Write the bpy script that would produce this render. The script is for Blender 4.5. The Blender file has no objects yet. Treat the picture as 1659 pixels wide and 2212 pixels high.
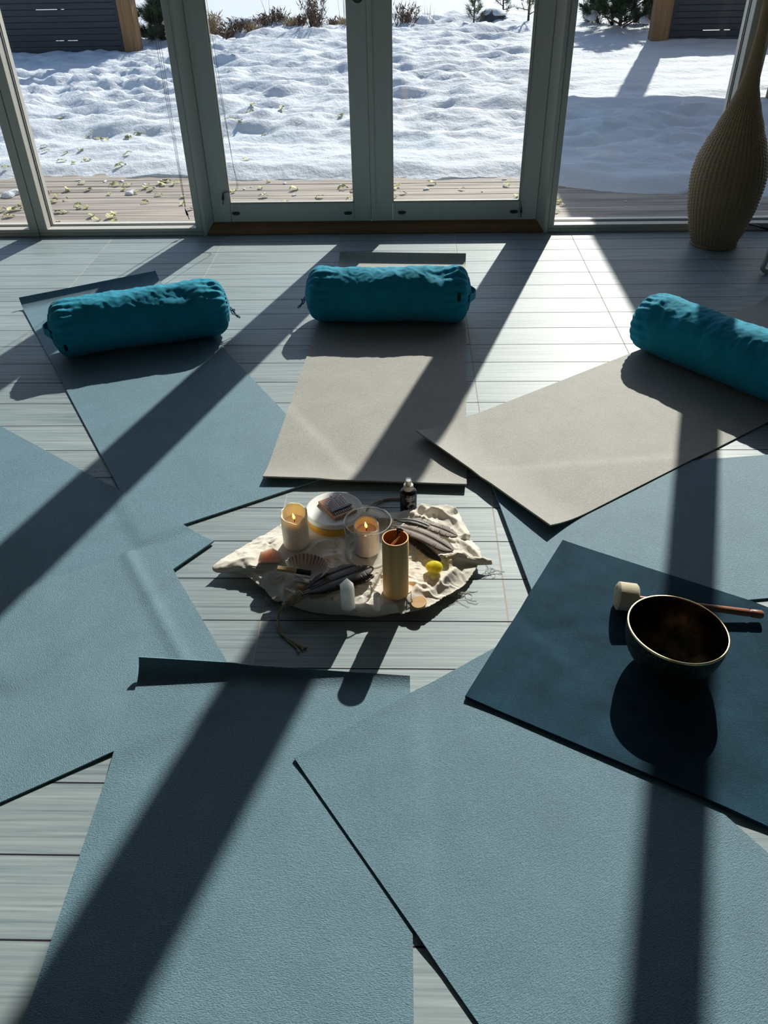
import bpy, bmesh, math, random
from mathutils import Vector, Matrix, noise
random.seed(7)
scn = bpy.context.scene
C = scn.collection
PI = math.pi
W, H = 1659, 2212
# ---------------------------------------------------------------- camera
F_PX = 1734.1
EYE = Vector((0, 0, 1.38))
RT = Vector((0.99956614, 0.02423047, -0.01674554))
UP = Vector((-0.00134224, 0.60541736, 0.79590704))
FW = Vector((-0.02942324, 0.79553925, -0.60518722))
cam_d = bpy.data.cameras.new('camera')
cam = bpy.data.objects.new('camera', cam_d)
C.objects.link(cam)
cam_d.sensor_fit = 'VERTICAL'
cam_d.sensor_height = 36.0
cam_d.lens = F_PX * 36.0 / H
cam_d.clip_start = 0.05
cam_d.clip_end = 600
m3 = Matrix((RT, UP, -FW)).transposed()
cam.matrix_world = Matrix.Translation(EYE) @ m3.to_4x4()
scn.camera = cam
# ---------------------------------------------------------------- light
SUN_EL, SUN_AZ = math.radians(33.0), math.radians(17.5)
SUN_E = 6.0
sd = bpy.data.lights.new('sun', 'SUN')
sd.energy = SUN_E
sd.angle = math.radians(0.55)
sd.color = (1.0, 0.955, 0.86)
sun = bpy.data.objects.new('sun', sd)
C.objects.link(sun)
sdir = Vector((math.sin(SUN_AZ) * math.cos(SUN_EL), math.cos(SUN_AZ) * math.cos(SUN_EL), math.sin(SUN_EL)))
sun.rotation_euler = sdir.to_track_quat('Z', 'Y').to_euler()
sun.location = (3, 9, 6)
world = bpy.data.worlds.new('World')
scn.world = world
world.use_nodes = True
wn = world.node_tree.nodes
wl = world.node_tree.links
wn.clear()
wo = wn.new('ShaderNodeOutputWorld')
wb = wn.new('ShaderNodeBackground')
sk = wn.new('ShaderNodeTexSky')
sk.sky_type = 'NISHITA'
sk.sun_disc = False
sk.sun_elevation = SUN_EL
sk.sun_rotation = SUN_AZ
sk.air_density = 1.0
sk.dust_density = 0.6
wl.new(sk.outputs[0], wb.inputs[0])
wb.inputs[1].default_value = 0.17
wl.new(wb.outputs[0], wo.inputs[0])
scn.view_settings.view_transform = 'Standard'
scn.view_settings.look = 'None'
scn.view_settings.gamma = 1.0
scn.view_settings.use_curve_mapping = False
scn.view_settings.exposure = 0.0

# ---------------------------------------------------------------- helpers
def ray(px, py):
    return FW * F_PX + RT * (px - W / 2) - UP * (py - H / 2)
def G(px, py, z=0.0):
    d = ray(px, py)
    return EYE + d * ((z - EYE.z) / d.z)
def AY(px, py, Y):
    d = ray(px, py)
    return EYE + d * ((Y - EYE.y) / d.y)
def N3(p, s=1.0):
    return noise.noise(Vector(p) * s)

class MB:
    def __init__(self):
        self.v, self.f = [], []
    def add(self, vs, fs):
        o = len(self.v)
        self.v += [tuple(a) for a in vs]
        self.f += [tuple(i + o for i in f) for f in fs]
    def box(self, x0, x1, y0, y1, z0, z1):
        self.add([(x0, y0, z0), (x1, y0, z0), (x1, y1, z0), (x0, y1, z0), (x0, y0, z1), (x1, y0, z1), (x1, y1, z1), (x0, y1, z1)],
                 [(0, 3, 2, 1), (4, 5, 6, 7), (0, 1, 5, 4), (1, 2, 6, 5), (2, 3, 7, 6), (3, 0, 4, 7)])
    def prism(self, prof, a, b, fn):
        # prof: list of 2D points; fn(p, t) -> 3D
        n = len(prof)
        self.add([fn(p, a) for p in prof] + [fn(p, b) for p in prof],
                 [tuple(range(n))[::-1], tuple(range(n, 2 * n))] + [(i, (i + 1) % n, n + (i + 1) % n, n + i) for i in range(n)])
    def tube(self, pts, r, n=8, caps=True):
        pts = [Vector(p) for p in pts]
        rs = r if isinstance(r, (list, tuple)) else [r] * len(pts)
        prev = None
        base = len(self.v)
        for i, p in enumerate(pts):
            t = (pts[min(i + 1, len(pts) - 1)] - pts[max(i - 1, 0)])
            if t.length < 1e-9: t = Vector((0, 0, 1))
            t.normalize()
            if prev is None:
                a = t.orthogonal().normalized()
            else:
                a = (prev - t * prev.dot(t))
                a = a.normalized() if a.length > 1e-6 else t.orthogonal().normalized()
            prev = a
            b = t.cross(a)
            for k in range(n):
                th = 2 * PI * k / n
                self.v.append(tuple(p + (a * math.cos(th) + b * math.sin(th)) * rs[i]))
        for i in range(len(pts) - 1):
            for k in range(n):
                k2 = (k + 1) % n
                self.f.append((base + i * n + k, base + i * n + k2, base + (i + 1) * n + k2, base + (i + 1) * n + k))
        if caps:
            self.f.append(tuple(base + k for k in range(n))[::-1])
            self.f.append(tuple(base + (len(pts) - 1) * n + k for k in range(n)))
    def lathe(self, prof, n=48, c=(0, 0, 0), fn=None):
        # prof: (r, z) list; r == 0 closes with a point
        base = len(self.v)
        idx = []
        for (r, z) in prof:
            if r <= 1e-6:
                idx.append([len(self.v)])
                self.v.append((c[0], c[1], c[2] + z))
            else:
                row = []
                for k in range(n):
                    th = 2 * PI * k / n
                    rr, zz = fn(r, z, th) if fn else (r, z)
                    row.append(len(self.v))
                    self.v.append((c[0] + rr * math.cos(th), c[1] + rr * math.sin(th), c[2] + zz))
                idx.append(row)
        for a, b in zip(idx, idx[1:]):
            if len(a) == 1 and len(b) == 1: continue
            for k in range(n):
                k2 = (k + 1) % n
                if len(a) == 1: self.f.append((a[0], b[k2], b[k]))
                elif len(b) == 1: self.f.append((a[k], a[k2], b[0]))
                else: self.f.append((a[k], a[k2], b[k2], b[k]))
    def build(self, name, mat, parent=None, smooth=True, loc=None, rz=0.0, bevel=0.0, angle=40):
        me = bpy.data.meshes.new(name)
        me.from_pydata(self.v, [], self.f)
        me.validate()
        bm = bmesh.new()
        bm.from_mesh(me)
        bmesh.ops.recalc_face_normals(bm, faces=bm.faces)
        bm.to_mesh(me)
        bm.free()
        if smooth:
            me.polygons.foreach_set('use_smooth', [True] * len(me.polygons))
            try: me.set_sharp_from_angle(angle=math.radians(angle))
            except Exception: pass
        me.materials.append(mat)
        o = bpy.data.objects.new(name, me)
        C.objects.link(o)
        if loc is not None: o.location = loc
        o.rotation_euler.z = rz
        if parent: o.parent = parent
        if bevel:
            b = o.modifiers.new('bevel', 'BEVEL')
            b.width = bevel
            b.segments = 2
            b.limit_method = 'ANGLE'
        return o

def tag(o, label=None, cat=None, group=None, kind=None):
    if label: o['label'] = label
    if cat: o['category'] = cat
    if group: o['group'] = group
    if kind: o['kind'] = kind
    return o
def empty(name, loc, rz=0.0, **k):
    o = bpy.data.objects.new(name, None)
    o.empty_display_size = 0.05
    C.objects.link(o)
    o.location = loc
    o.rotation_euler.z = rz
    return tag(o, **k)
def struct(name, o_or_mb, mat, **k):
    o = o_or_mb.build(name, mat, smooth=False, **k)
    return tag(o, kind='structure')

# materials ------------------------------------------------------
def newmat(name):
    m = bpy.data.materials.new(name)
    m.use_nodes = True
    nt = m.node_tree
    return m, nt, nt.nodes['Principled BSDF']
def nd(nt, typ, **kw):
    n = nt.nodes.new(typ)
    for k, v in kw.items():
        if k.startswith('i_'):
            n.inputs[k[2:].replace('_', ' ')].default_value = v
        else: setattr(n, k, v)
    return n
def lk(nt, a, b): nt.links.new(a, b)
def mapping(nt, scale, coord='Object', rot=(0, 0, 0)):
    tc = nd(nt, 'ShaderNodeTexCoord')
    mp = nd(nt, 'ShaderNodeMapping')
    mp.inputs['Scale'].default_value = scale
    mp.inputs['Rotation'].default_value = rot
    lk(nt, tc.outputs[coord], mp.inputs['Vector'])
    return mp.outputs[0]
def noise_n(nt, vec, scale=5, detail=4, rough=0.55):
    n = nd(nt, 'ShaderNodeTexNoise')
    n.inputs['Scale'].default_value = scale
    n.inputs['Detail'].default_value = detail
    n.inputs['Roughness'].default_value = rough
    if vec is not None: lk(nt, vec, n.inputs['Vector'])
    return n.outputs['Fac']
def ramp(nt, fac, stops):
    r = nd(nt, 'ShaderNodeValToRGB')
    while len(r.color_ramp.elements) < len(stops): r.color_ramp.elements.new(0.5)
    for e, (p, c) in zip(r.color_ramp.elements, stops):
        e.position = p
        e.color = (*c, 1) if len(c) == 3 else c
    lk(nt, fac, r.inputs[0])
    return r.outputs[0]
def bump(nt, height, strength, dist, bs, prev=None):
    b = nd(nt, 'ShaderNodeBump')
    b.inputs['Strength'].default_value = strength
    b.inputs['Distance'].default_value = dist
    lk(nt, height, b.inputs['Height'])
    if prev is not None: lk(nt, prev, b.inputs['Normal'])
    lk(nt, b.outputs[0], bs.inputs['Normal'])
    return b.outputs[0]
def math_n(nt, op, a, b=None, c=None):
    n = nd(nt, 'ShaderNodeMath', operation=op)
    for i, x in enumerate((a, b, c)):
        if x is None: continue
        if isinstance(x, (int, float)): n.inputs[i].default_value = x
        else: lk(nt, x, n.inputs[i])
    return n.outputs[0]
def plain(name, col, rough=0.5, spec=0.5, metal=0.0, var=0.0, vscale=8, stretch=(1, 1, 1), bmp=0.0, bscale=60, bdist=0.002, coat=0):
    m, nt, bs = newmat(name)
    bs.inputs['Roughness'].default_value = rough
    bs.inputs['Specular IOR Level'].default_value = spec
    bs.inputs['Metallic'].default_value = metal
    bs.inputs['Coat Weight'].default_value = coat
    v = mapping(nt, stretch)
    f = noise_n(nt, v, vscale, 5)
    a = tuple(c * (1 - var) for c in col)
    b = tuple(min(1, c * (1 + var)) for c in col)
    lk(nt, ramp(nt, f, [(0.3, a), (0.7, b)]), bs.inputs['Base Color'])
    if bmp:
        bump(nt, noise_n(nt, v, bscale, 3), bmp, bdist, bs)
    return m

def floor_mat():
    m, nt, bs = newmat('striated_floor_tile')
    tc = nd(nt, 'ShaderNodeTexCoord')
    sep = nd(nt, 'ShaderNodeSeparateXYZ')
    lk(nt, tc.outputs['Object'], sep.inputs[0])
    DY, DX, Y0, X0 = 0.15133, 0.59637, 0.62346, -1.5468
    ty = math_n(nt, 'DIVIDE', math_n(nt, 'SUBTRACT', sep.outputs['Y'], Y0), DY)
    tx = math_n(nt, 'DIVIDE', math_n(nt, 'SUBTRACT', sep.outputs['X'], X0), DX)
    fy = math_n(nt, 'ABSOLUTE', math_n(nt, 'SUBTRACT', math_n(nt, 'FRACT', math_n(nt, 'ADD', ty, 0.5)), 0.5))
    fx = math_n(nt, 'ABSOLUTE', math_n(nt, 'SUBTRACT', math_n(nt, 'FRACT', math_n(nt, 'ADD', tx, 0.5)), 0.5))
    gy = math_n(nt, 'LESS_THAN', fy, 0.0018 / DY)
    gx = math_n(nt, 'LESS_THAN', fx, 0.0020 / DX)
    # per-plank tone
    cmb = nd(nt, 'ShaderNodeCombineXYZ')
    lk(nt, math_n(nt, 'FLOOR', tx), cmb.inputs[0])
    lk(nt, math_n(nt, 'FLOOR', ty), cmb.inputs[1])
    wn_ = nd(nt, 'ShaderNodeTexWhiteNoise', noise_dimensions='2D')
    lk(nt, cmb.outputs[0], wn_.inputs['Vector'])
    off = nd(nt, 'ShaderNodeVectorMath', operation='MULTIPLY_ADD')
    lk(nt, wn_.outputs['Color'], off.inputs[0])
    off.inputs[1].default_value = (20, 20, 20)
    mp = nd(nt, 'ShaderNodeMapping')
    mp.inputs['Scale'].default_value = (3.0, 130, 1)
    lk(nt, tc.outputs['Object'], mp.inputs['Vector'])
    lk(nt, mp.outputs[0], off.inputs[2])
    st = noise_n(nt, off.outputs[0], 1.0, 6, 0.62)
    col = ramp(nt, st, [(0.28, (0.14, 0.185, 0.21)), (0.44, (0.255, 0.32, 0.345)), (0.60, (0.33, 0.39, 0.405)), (0.78, (0.47, 0.53, 0.53))])
    hv = nd(nt, 'ShaderNodeHueSaturation')
    lk(nt, col, hv.inputs['Color'])
    lk(nt, math_n(nt, 'ADD', math_n(nt, 'MULTIPLY', wn_.outputs['Value'], 0.16), 0.92), hv.inputs['Value'])
    mx = nd(nt, 'ShaderNodeMix', data_type='RGBA')
    lk(nt, gx, mx.inputs[0]); lk(nt, hv.outputs[0], mx.inputs[6]); mx.inputs[7].default_value = (0.50, 0.47, 0.41, 1)
    mx2 = nd(nt, 'ShaderNodeMix', data_type='RGBA')
    lk(nt, gy, mx2.inputs[0]); lk(nt, mx.outputs[2], mx2.inputs[6]); mx2.inputs[7].default_value = (0.035, 0.03, 0.04, 1)
    lk(nt, mx2.outputs[2], bs.inputs['Base Color'])
    gm = math_n(nt, 'MAXIMUM', gx, gy)
    lk(nt, math_n(nt, 'ADD', math_n(nt, 'MULTIPLY', gm, 0.45), 0.5), bs.inputs['Roughness'])
    lk(nt, math_n(nt, 'MULTIPLY', math_n(nt, 'SUBTRACT', 1.0, gm), 0.33), bs.inputs['Specular IOR Level'])
    h = math_n(nt, 'SUBTRACT', math_n(nt, 'MULTIPLY', st, 0.5), math_n(nt, 'MAXIMUM', gx, gy))
    bump(nt, h, 0.35, 0.0012, bs)
    return m

def yoga_mat(name, col, ribs=(170, 420), strength=0.8, rough=0.62, spec=0.35, fuzz=0.0, mott=0.07):
    m, nt, bs = newmat(name)
    v = mapping(nt, (ribs[0], ribs[1], 60))
    f = noise_n(nt, v, 1.0, 3, 0.6)
    v2 = mapping(nt, (1, 1, 1))
    f2 = noise_n(nt, v2, 9, 5, 0.6)
    a = tuple(c * (1 - mott) for c in col)
    b = tuple(c * (1 + mott) for c in col)
    big = ramp(nt, f2, [(0.3, a), (0.7, b)])
    mx = nd(nt, 'ShaderNodeMix', data_type='RGBA', blend_type='MULTIPLY')
    mx.inputs[0].default_value = 1.0
    lk(nt, big, mx.inputs[6])
    lk(nt, ramp(nt, f, [(0.3, (0.74, 0.77, 0.8)), (0.65, (1.12, 1.12, 1.12))]), mx.inputs[7])
    lk(nt, mx.outputs[2], bs.inputs['Base Color'])
    bs.inputs['Roughness'].default_value = rough
    bs.inputs['Specular IOR Level'].default_value = spec
    bs.inputs['Sheen Weight'].default_value = fuzz
    bump(nt, f, strength, 0.0016, bs)
    return m

def glass_mat(name, tint=(0.93, 0.96, 0.95), ior=1.45, rough=0.0, scale=1.0):
    m = bpy.data.materials.new(name)
    m.use_nodes = True
    nt = m.node_tree
    nt.nodes.clear()
    o = nd(nt, 'ShaderNodeOutputMaterial')
    t = nd(nt, 'ShaderNodeBsdfTransparent')
    t.inputs[0].default_value = (*tint, 1)
    g = nd(nt, 'ShaderNodeBsdfGlossy')
    g.inputs['Roughness'].default_value = rough
    fr = nd(nt, 'ShaderNodeLayerWeight')
    fr.inputs[0].default_value = 0.5
    f5 = math_n(nt, 'ADD', math_n(nt, 'MULTIPLY', math_n(nt, 'POWER', fr.outputs['Facing'], 5.0), 0.95), 0.04)
    mx = nd(nt, 'ShaderNodeMixShader')
    lk(nt, math_n(nt, 'MULTIPLY', f5, scale), mx.inputs[0])
    lk(nt, t.outputs[0], mx.inputs[1]); lk(nt, g.outputs[0], mx.inputs[2])
    lk(nt, mx.outputs[0], o.inputs[0])
    return m

def wood_mat(name, c1, c2, axis='X', rough=0.5, s=1.0, spec=0.4, bmp=0.2):
    sc = {'X': (1.5, 40, 40), 'Y': (40, 1.5, 40), 'Z': (40, 40, 1.5)}[axis]
    m, nt, bs = newmat(name)
    v = mapping(nt, tuple(a * s for a in sc))
    f = noise_n(nt, v, 1.0, 6, 0.6)
    lk(nt, ramp(nt, f, [(0.3, c1), (0.68, c2)]), bs.inputs['Base Color'])
    bs.inputs['Roughness'].default_value = rough
    bs.inputs['Specular IOR Level'].default_value = spec
    bump(nt, f, bmp, 0.001, bs)
    return m

def cloth_mat(name, col, trans=0.0, tcol=None, rough=0.85, weave=900, var=0.08, sheen=0.1, bs_=0.25, cb=0.15):
    m, nt, bs = newmat(name)
    v = mapping(nt, (1, 1, 1))
    f = noise_n(nt, v, 14, 6, 0.6)
    lk(nt, ramp(nt, f, [(0.3, tuple(c * (1 - var) for c in col)), (0.7, tuple(min(1, c * (1 + var)) for c in col))]), bs.inputs['Base Color'])
    bs.inputs['Roughness'].default_value = rough
    bs.inputs['Specular IOR Level'].default_value = 0.15
    bs.inputs['Sheen Weight'].default_value = sheen
    b1 = bump(nt, noise_n(nt, v, weave, 2, 0.5), bs_, 0.0006, bs)
    bump(nt, noise_n(nt, v, 38, 4, 0.55), cb, 0.003, bs, b1)
    if trans:
        out = [n for n in nt.nodes if n.type == 'OUTPUT_MATERIAL'][0]
        tr = nd(nt, 'ShaderNodeBsdfTranslucent')
        tr.inputs[0].default_value = (*(tcol or col), 1)
        mx = nd(nt, 'ShaderNodeMixShader')
        mx.inputs[0].default_value = trans
        lk(nt, bs.outputs[0], mx.inputs[1]); lk(nt, tr.outputs[0], mx.inputs[2]); lk(nt, mx.outputs[0], out.inputs[0])
    return m

def wax_mat(name, col, ss=(0.9, 0.6, 0.35)):
    m, nt, bs = newmat(name)
    v = mapping(nt, (1, 1, 1))
    lk(nt, ramp(nt, noise_n(nt, v, 30, 3), [(0.3, tuple(c * 0.94 for c in col)), (0.7, col)]), bs.inputs['Base Color'])
    bs.inputs['Roughness'].default_value = 0.38
    bs.inputs['Subsurface Weight'].default_value = 0.8
    bs.inputs['Subsurface Radius'].default_value = ss
    bs.inputs['Subsurface Scale'].default_value = 0.012
    return m
def stone_mat(name, col, trans=0.5, rough=0.12, ss=0.5):
    m, nt, bs = newmat(name)
    v = mapping(nt, (1, 1, 1))
    lk(nt, ramp(nt, noise_n(nt, v, 45, 6, 0.7), [(0.3, tuple(c * 0.8 for c in col)), (0.7, tuple(min(1, c * 1.15) for c in col))]), bs.inputs['Base Color'])
    bs.inputs['Roughness'].default_value = rough
    bs.inputs['Subsurface Weight'].default_value = ss
    bs.inputs['Subsurface Radius'].default_value = (1, 0.7, 0.6)
    bs.inputs['Subsurface Scale'].default_value = 0.035
    bs.inputs['Transmission Weight'].default_value = trans
    return m
def emis_mat(name, c1, c2, strength, z0, z1):
    m = bpy.data.materials.new(name)
    m.use_nodes = True
    nt = m.node_tree
    nt.nodes.clear()
    o = nd(nt, 'ShaderNodeOutputMaterial')
    e = nd(nt, 'ShaderNodeEmission')
    tc = nd(nt, 'ShaderNodeTexCoord')
    sp = nd(nt, 'ShaderNodeSeparateXYZ')
    lk(nt, tc.outputs['Generated'], sp.inputs[0])
    lk(nt, ramp(nt, sp.outputs['Z'], [(z0, c1), (z1, c2)]), e.inputs[0])
    e.inputs[1].default_value = strength
    lk(nt, e.outputs[0], o.inputs[0])
    return m

M = {}
M['floor'] = floor_mat()
M['wall'] = plain('grey_wall_paint', (0.2, 0.2, 0.2), 0.8, 0.2, var=0.03)
M['ceiling'] = plain('grey_ceiling_boards', (0.24, 0.22, 0.2), 0.85, 0.2, var=0.03)
M['frame'] = plain('pale_painted_frame', (0.58, 0.56, 0.51), 0.42, 0.4, var=0.04, vscale=3, stretch=(20, 20, 1), bmp=0.08, bscale=5)
M['glass'] = glass_mat('window_glass', (0.95, 0.965, 0.96), 1.5, 0.0, 0.8)
M['seal'] = plain('black_rubber_seal', (0.015, 0.015, 0.018), 0.6)
M['threshold'] = wood_mat('oiled_threshold_wood', (0.16, 0.075, 0.03), (0.34, 0.17, 0.075), 'X', 0.4)
M['deck'] = wood_mat('weathered_deck_wood', (0.13, 0.11, 0.10), (0.52, 0.45, 0.39), 'X', 0.75, 0.8, bmp=0.5)
M['black'] = plain('black_plastic', (0.01, 0.01, 0.012), 0.35)
M['cordm'] = plain('black_cord', (0.012, 0.012, 0.018), 0.6)
M['chain'] = plain('white_bead_chain', (0.6, 0.62, 0.6), 0.4)
M['post'] = wood_mat('brown_stained_timber', (0.13, 0.07, 0.03), (0.30, 0.17, 0.08), 'Z', 0.7)
M['screen'] = wood_mat('anthracite_slat_paint', (0.025, 0.028, 0.038), (0.045, 0.05, 0.062), 'X', 0.6, bmp=0.1)
M['roof'] = wood_mat('roof_boarding', (0.22, 0.15, 0.1), (0.33, 0.24, 0.16), 'Y', 0.8)
M['leaf'] = plain('dry_yellow_leaf', (0.52, 0.50, 0.22), 0.6, 0.3, var=0.35, vscale=25)
# ================================================================ ROOM
fl = MB(); fl.box(-3.4, 3.6, -2.6, 4.24, -0.08, 0.0)
struct('floor', fl, M['floor'])
ce = MB(); ce.box(-3.4, 3.6, -2.6, 4.36, 2.95, 3.05)
struct('ceiling', ce, M['ceiling'])
w_ = MB(); w_.box(-3.5, -3.4, -2.6, 4.36, -0.08, 3.05); struct('wall_left', w_, M['wall'])
w_ = MB(); w_.box(3.6, 3.7, -2.6, 4.36, -0.08, 3.05); struct('wall_right', w_, M['wall'])
w_ = MB(); w_.box(-3.5, 3.7, -2.7, -2.6, -0.08, 3.05); struct('wall_back', w_, M['wall'])
YF, YB, YG = 4.21, 4.34, 4.277
HEAD = 2.80
w_ = MB()
w_.box(-3.4, 3.6, YF, YB, HEAD, 2.95)
w_.box(-3.4, -2.95, YF, YB, 0, HEAD)
w_.box(2.75, 3.6, YF, YB, 0, HEAD)
w_.box(-3.4, 3.6, 4.24, YB, -0.08, -0.001)
struct('wall_front', w_, M['wall'])

def window(n, x0, x1, sl, sr, seam=None):
    """fixed light: x0..x1 outer, sl/sr stile widths"""
    root = tag(empty('window_%d' % n, (0, YF, 0)), kind='structure')
    f = MB()
    a, b = x0 + sl, x1 - sr
    # bottom rail: two stepped layers
    f.box(x0, x1, 0.0, YB - YF, 0.0, 0.018)
    f.box(x0, x1, 0.004, YB - YF, 0.018, 0.037)
    f.box(x0, x1, 0.0, YB - YF, HEAD - 0.05, HEAD)
    f.box(x0, a, 0.0, YB - YF, 0.037, HEAD - 0.05)
    f.box(b, x1, 0.0, YB - YF, 0.037, HEAD - 0.05)
    f.build('window_frame', M['frame'], root, smooth=False, bevel=0.003)
    g = MB()
    g.box(a - 0.004, b + 0.004, YG - YF, YG - YF + 0.006, 0.034, HEAD - 0.046)
    g.build('pane', M['glass'], root, smooth=False)
    s = MB()
    for yy in (-0.008, 0.012):
        y0 = YG - YF + yy
        s.box(a, a + 0.003, y0, y0 + 0.004, 0.037, HEAD - 0.05)
        s.box(b - 0.003, b, y0, y0 + 0.004, 0.037, HEAD - 0.05)
        s.box(a, b, y0, y0 + 0.004, 0.037, 0.040)
    s.build('glazing_seal', M['seal'], root, smooth=False)
    return root
XP3 = AY(1594, 184, YF).x
WIN = {}
WIN[1] = window(1, -2.95, -1.945, 0.045, 0.045)
WIN[2] = window(2, -1.941, -1.0735, 0.046, 0.034)
WIN[3] = window(3, 0.7225, XP3 + 0.046, 0.030, 0.046)
WIN[4] = window(4, XP3 + 0.050, 2.75, 0.046, 0.045)
# door surround
def surround(n, pts):
    m = MB()
    m.prism(pts, 0.0, HEAD, lambda p, t: (p[0], p[1], t))
    struct('trim_%d' % n, m, M['frame'])
surround(1, [(-1.0715, YF - 0.004), (-1.054, YF - 0.004), (-1.022, 4.262), (-1.022, YB), (-1.0715, YB)])
surround(2, [(0.7205, YF - 0.004), (0.702, YF - 0.004), (0.666, 4.262), (0.666, YB), (0.7205, YB)])
# sloping wooden threshold
th = MB()
th.prism([(YF - 0.002, 0.0), (YF - 0.002, 0.008), (4.254, 0.046), (4.262, 0.050), (YB + 0.03, 0.050), (YB + 0.03, 0.0)], -1.053, 0.7015,
         lambda p, t: (t if not (p[0] > 4.2 and False) else t, p[0], p[1]))
struct('trim_3', th, M['threshold'])
hd = MB(); hd.box(-1.021, 0.665, 4.225, YB, 2.775, HEAD); struct('trim_4', hd, M['frame'])

def rosette(parent, x, z, r=0.026):
    m = MB()
    m.lathe([(0, 0.014), (r * 0.55, 0.014), (r * 0.8, 0.011), (r, 0.005), (r, 0.0), (0, 0)], 32)
    o = m.build('lock_rosette', M['black'], parent)
    o.location = (x, 0.0, z); o.rotation_euler = (PI / 2, 0, 0)
    return o
def door(n, x0, x1, g0, g1):
    YL = 4.26
    root = tag(empty('door_%d' % n, (0, YL, 0)), kind='structure')
    f = MB()
    zt = 2.77
    f.box(x0, g0, 0, 0.05, 0.053, zt)
    f.box(g1, x1, 0, 0.05, 0.053, zt)
    f.box(g0 + 0.0012, g1 - 0.0012, 0.0006, 0.05, 0.053, 0.143)
    f.box(g0 + 0.0012, g1 - 0.0012, 0.0006, 0.05, zt - 0.09, zt)
    # glazing bead
    f.box(g0, g0 + 0.006, 0.008, 0.02, 0.143, zt - 0.09)
    f.box(g1 - 0.006, g1, 0.008, 0.02, 0.143, zt - 0.09)
    f.box(g0, g1, 0.008, 0.02, 0.143, 0.150)
    f.build('door_leaf', M['frame'], root, smooth=False, bevel=0.002)
    g = MB(); g.box(g0, g1, 0.024, 0.030, 0.143, zt - 0.09)
    g.build('pane', M['glass'], root, smooth=False)
    if n == 2:
        s = MB(); s.box(x0 - 0.002, x0 + 0.022, -0.006, -0.0005, 0.06, zt)
        s.build('cover_strip', M['frame'], root, smooth=False, bevel=0.002)
    return root, YL
d1, YL = door(1, -1.019, -0.1915, AY(496, 442, 4.26).x, AY(765, 441, 4.26).x)
d2, _ = door(2, -0.1885, 0.663, AY(848, 439, 4.26).x, AY(1123, 437, 4.26).x)
def fitting(root, px, py):
    p = AY(px, py, YL)
    m = MB()
    m.box(-0.014, 0.014, -0.010, -0.0002, -0.007, 0.007)
    m.box(-0.020, 0.020, -0.004, -0.0002, -0.0055, 0.0055)
    m.tube([(-0.012, -0.012, 0.003), (0.012, -0.012, 0.003)], 0.003, 8)
    o = m.build('blind_clip', M['black'], root, smooth=False, bevel=0.0015)
    o.location = (p.x, 0, p.z)
for r_, px, py in ((d1, 510, 461), (d1, 752, 460), (d2, 868, 459), (d2, 1110, 457)): fitting(r_, px, py)
pz = AY(772, -8, YL)
rosette(d1, pz.x, pz.z)

# blind cords -------------------------------------------------
def cord(name, holder, strands, tassel_at, tdir=(0.1, 0, -1)):
    root = empty(name, Vector(tassel_at) - Vector(holder.location))
    root.parent = holder
    T = Vector(tassel_at)
    for pts in strands:
        m = MB()
        m.tube([Vector(p) - T for p in pts], 0.0009, 5)
        m.build('cord', M['cordm'], root)
    d = Vector(tdir).normalized()
    m = MB()
    m.tube([(0, 0, 0.008), (0, 0, 0), d * 0.012, d * 0.03, d * 0.034], [0.001, 0.002, 0.0045, 0.0062, 0.003], 10)
    m.tube([d * 0.034, d * 0.055], 0.0022, 6)
    m.build('tassel', M['black'], root)
    return root
def line(px0, py0, px1, py1, Y, top=2.7, n=10, sag=0.0):
    a = AY(px1, py1, Y)
    b = AY(px0, py0, Y)
    d = (b - a); d /= d.z if abs(d.z) > 1e-6 else 1
    return [a + d * ((top - a.z) * t / n) + Vector((sag * math.sin(PI * t / n), 0, 0)) for t in range(n + 1)]
cord('blind_cord', WIN[1], [line(-22, 180, 29, 345, 4.262), line(-20, 180, 30, 345, 4.255)], AY(29, 345, 4.262), (0.25, 0, -1))
cord('blind_cord', WIN[2], [line(327, 0, 400, 447, 4.262), line(333, 0, 401, 447, 4.258), line(321, 0, 399, 447, 4.25)], AY(400, 452, 4.262), (0.25, 0, -1))
t0 = AY(482, 418, 4.250)
cord('blind_cord', d1,
     [line(438, 0, 509, 385, 4.252) [::-1] + [AY(512, 400, 4.252), AY(508, 412, 4.251), AY(497, 415, 4.25), AY(488, 414, 4.25), t0],
      line(446, 0, 504, 360, 4.254)[::-1] + [AY(514, 395, 4.254), AY(513, 408, 4.252), AY(503, 417, 4.25), AY(490, 415, 4.25), t0]], t0, (-0.15, 0, -1))
t0 = AY(1126, 446, 4.250)
cord('blind_cord', d2,
     [line(1163, 0, 1124, 430, 4.252)[::-1] + [t0], line(1159, 0, 1121, 425, 4.254)[::-1] + [t0]], t0, (0.05, 0, -1))
def chain(holder, x0, y0, x1, y1):
    a = AY(x1, y1, 4.203)
    root = MB()
    for sgn in (-1, 1):
        for k in range(200):
            z = a.z + 0.004 + k * 0.006
            if z > 2.2: break
            x = a.x + sgn * min(0.005, 0.002 + k * 0.0003) + (AY(x0, y0, 4.203).x - a.x) * (z - a.z) / 0.9
            root.add([(x, 4.203 - 0.002, z), (x + .002, 4.203, z), (x, 4.203 + .002, z), (x - .002, 4.203, z), (x, 4.203, z + .002), (x, 4.203, z - .002)],
                     [(0, 1, 4), (1, 2, 4), (2, 3, 4), (3, 0, 4), (1, 0, 5), (2, 1, 5), (3, 2, 5), (0, 3, 5)])
    root.tube([(a.x - 0.002, 4.203, a.z + 0.004), (a.x - 0.001, 4.203, a.z), (a.x + 0.001, 4.203, a.z), (a.x + 0.002, 4.203, a.z + 0.004)], 0.0012, 5)
    hl = holder.location
    root.v = [(x - hl.x, y - hl.y, z - hl.z) for x, y, z in root.v]
    root.build('blind_chain', M['chain'], holder)
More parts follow.
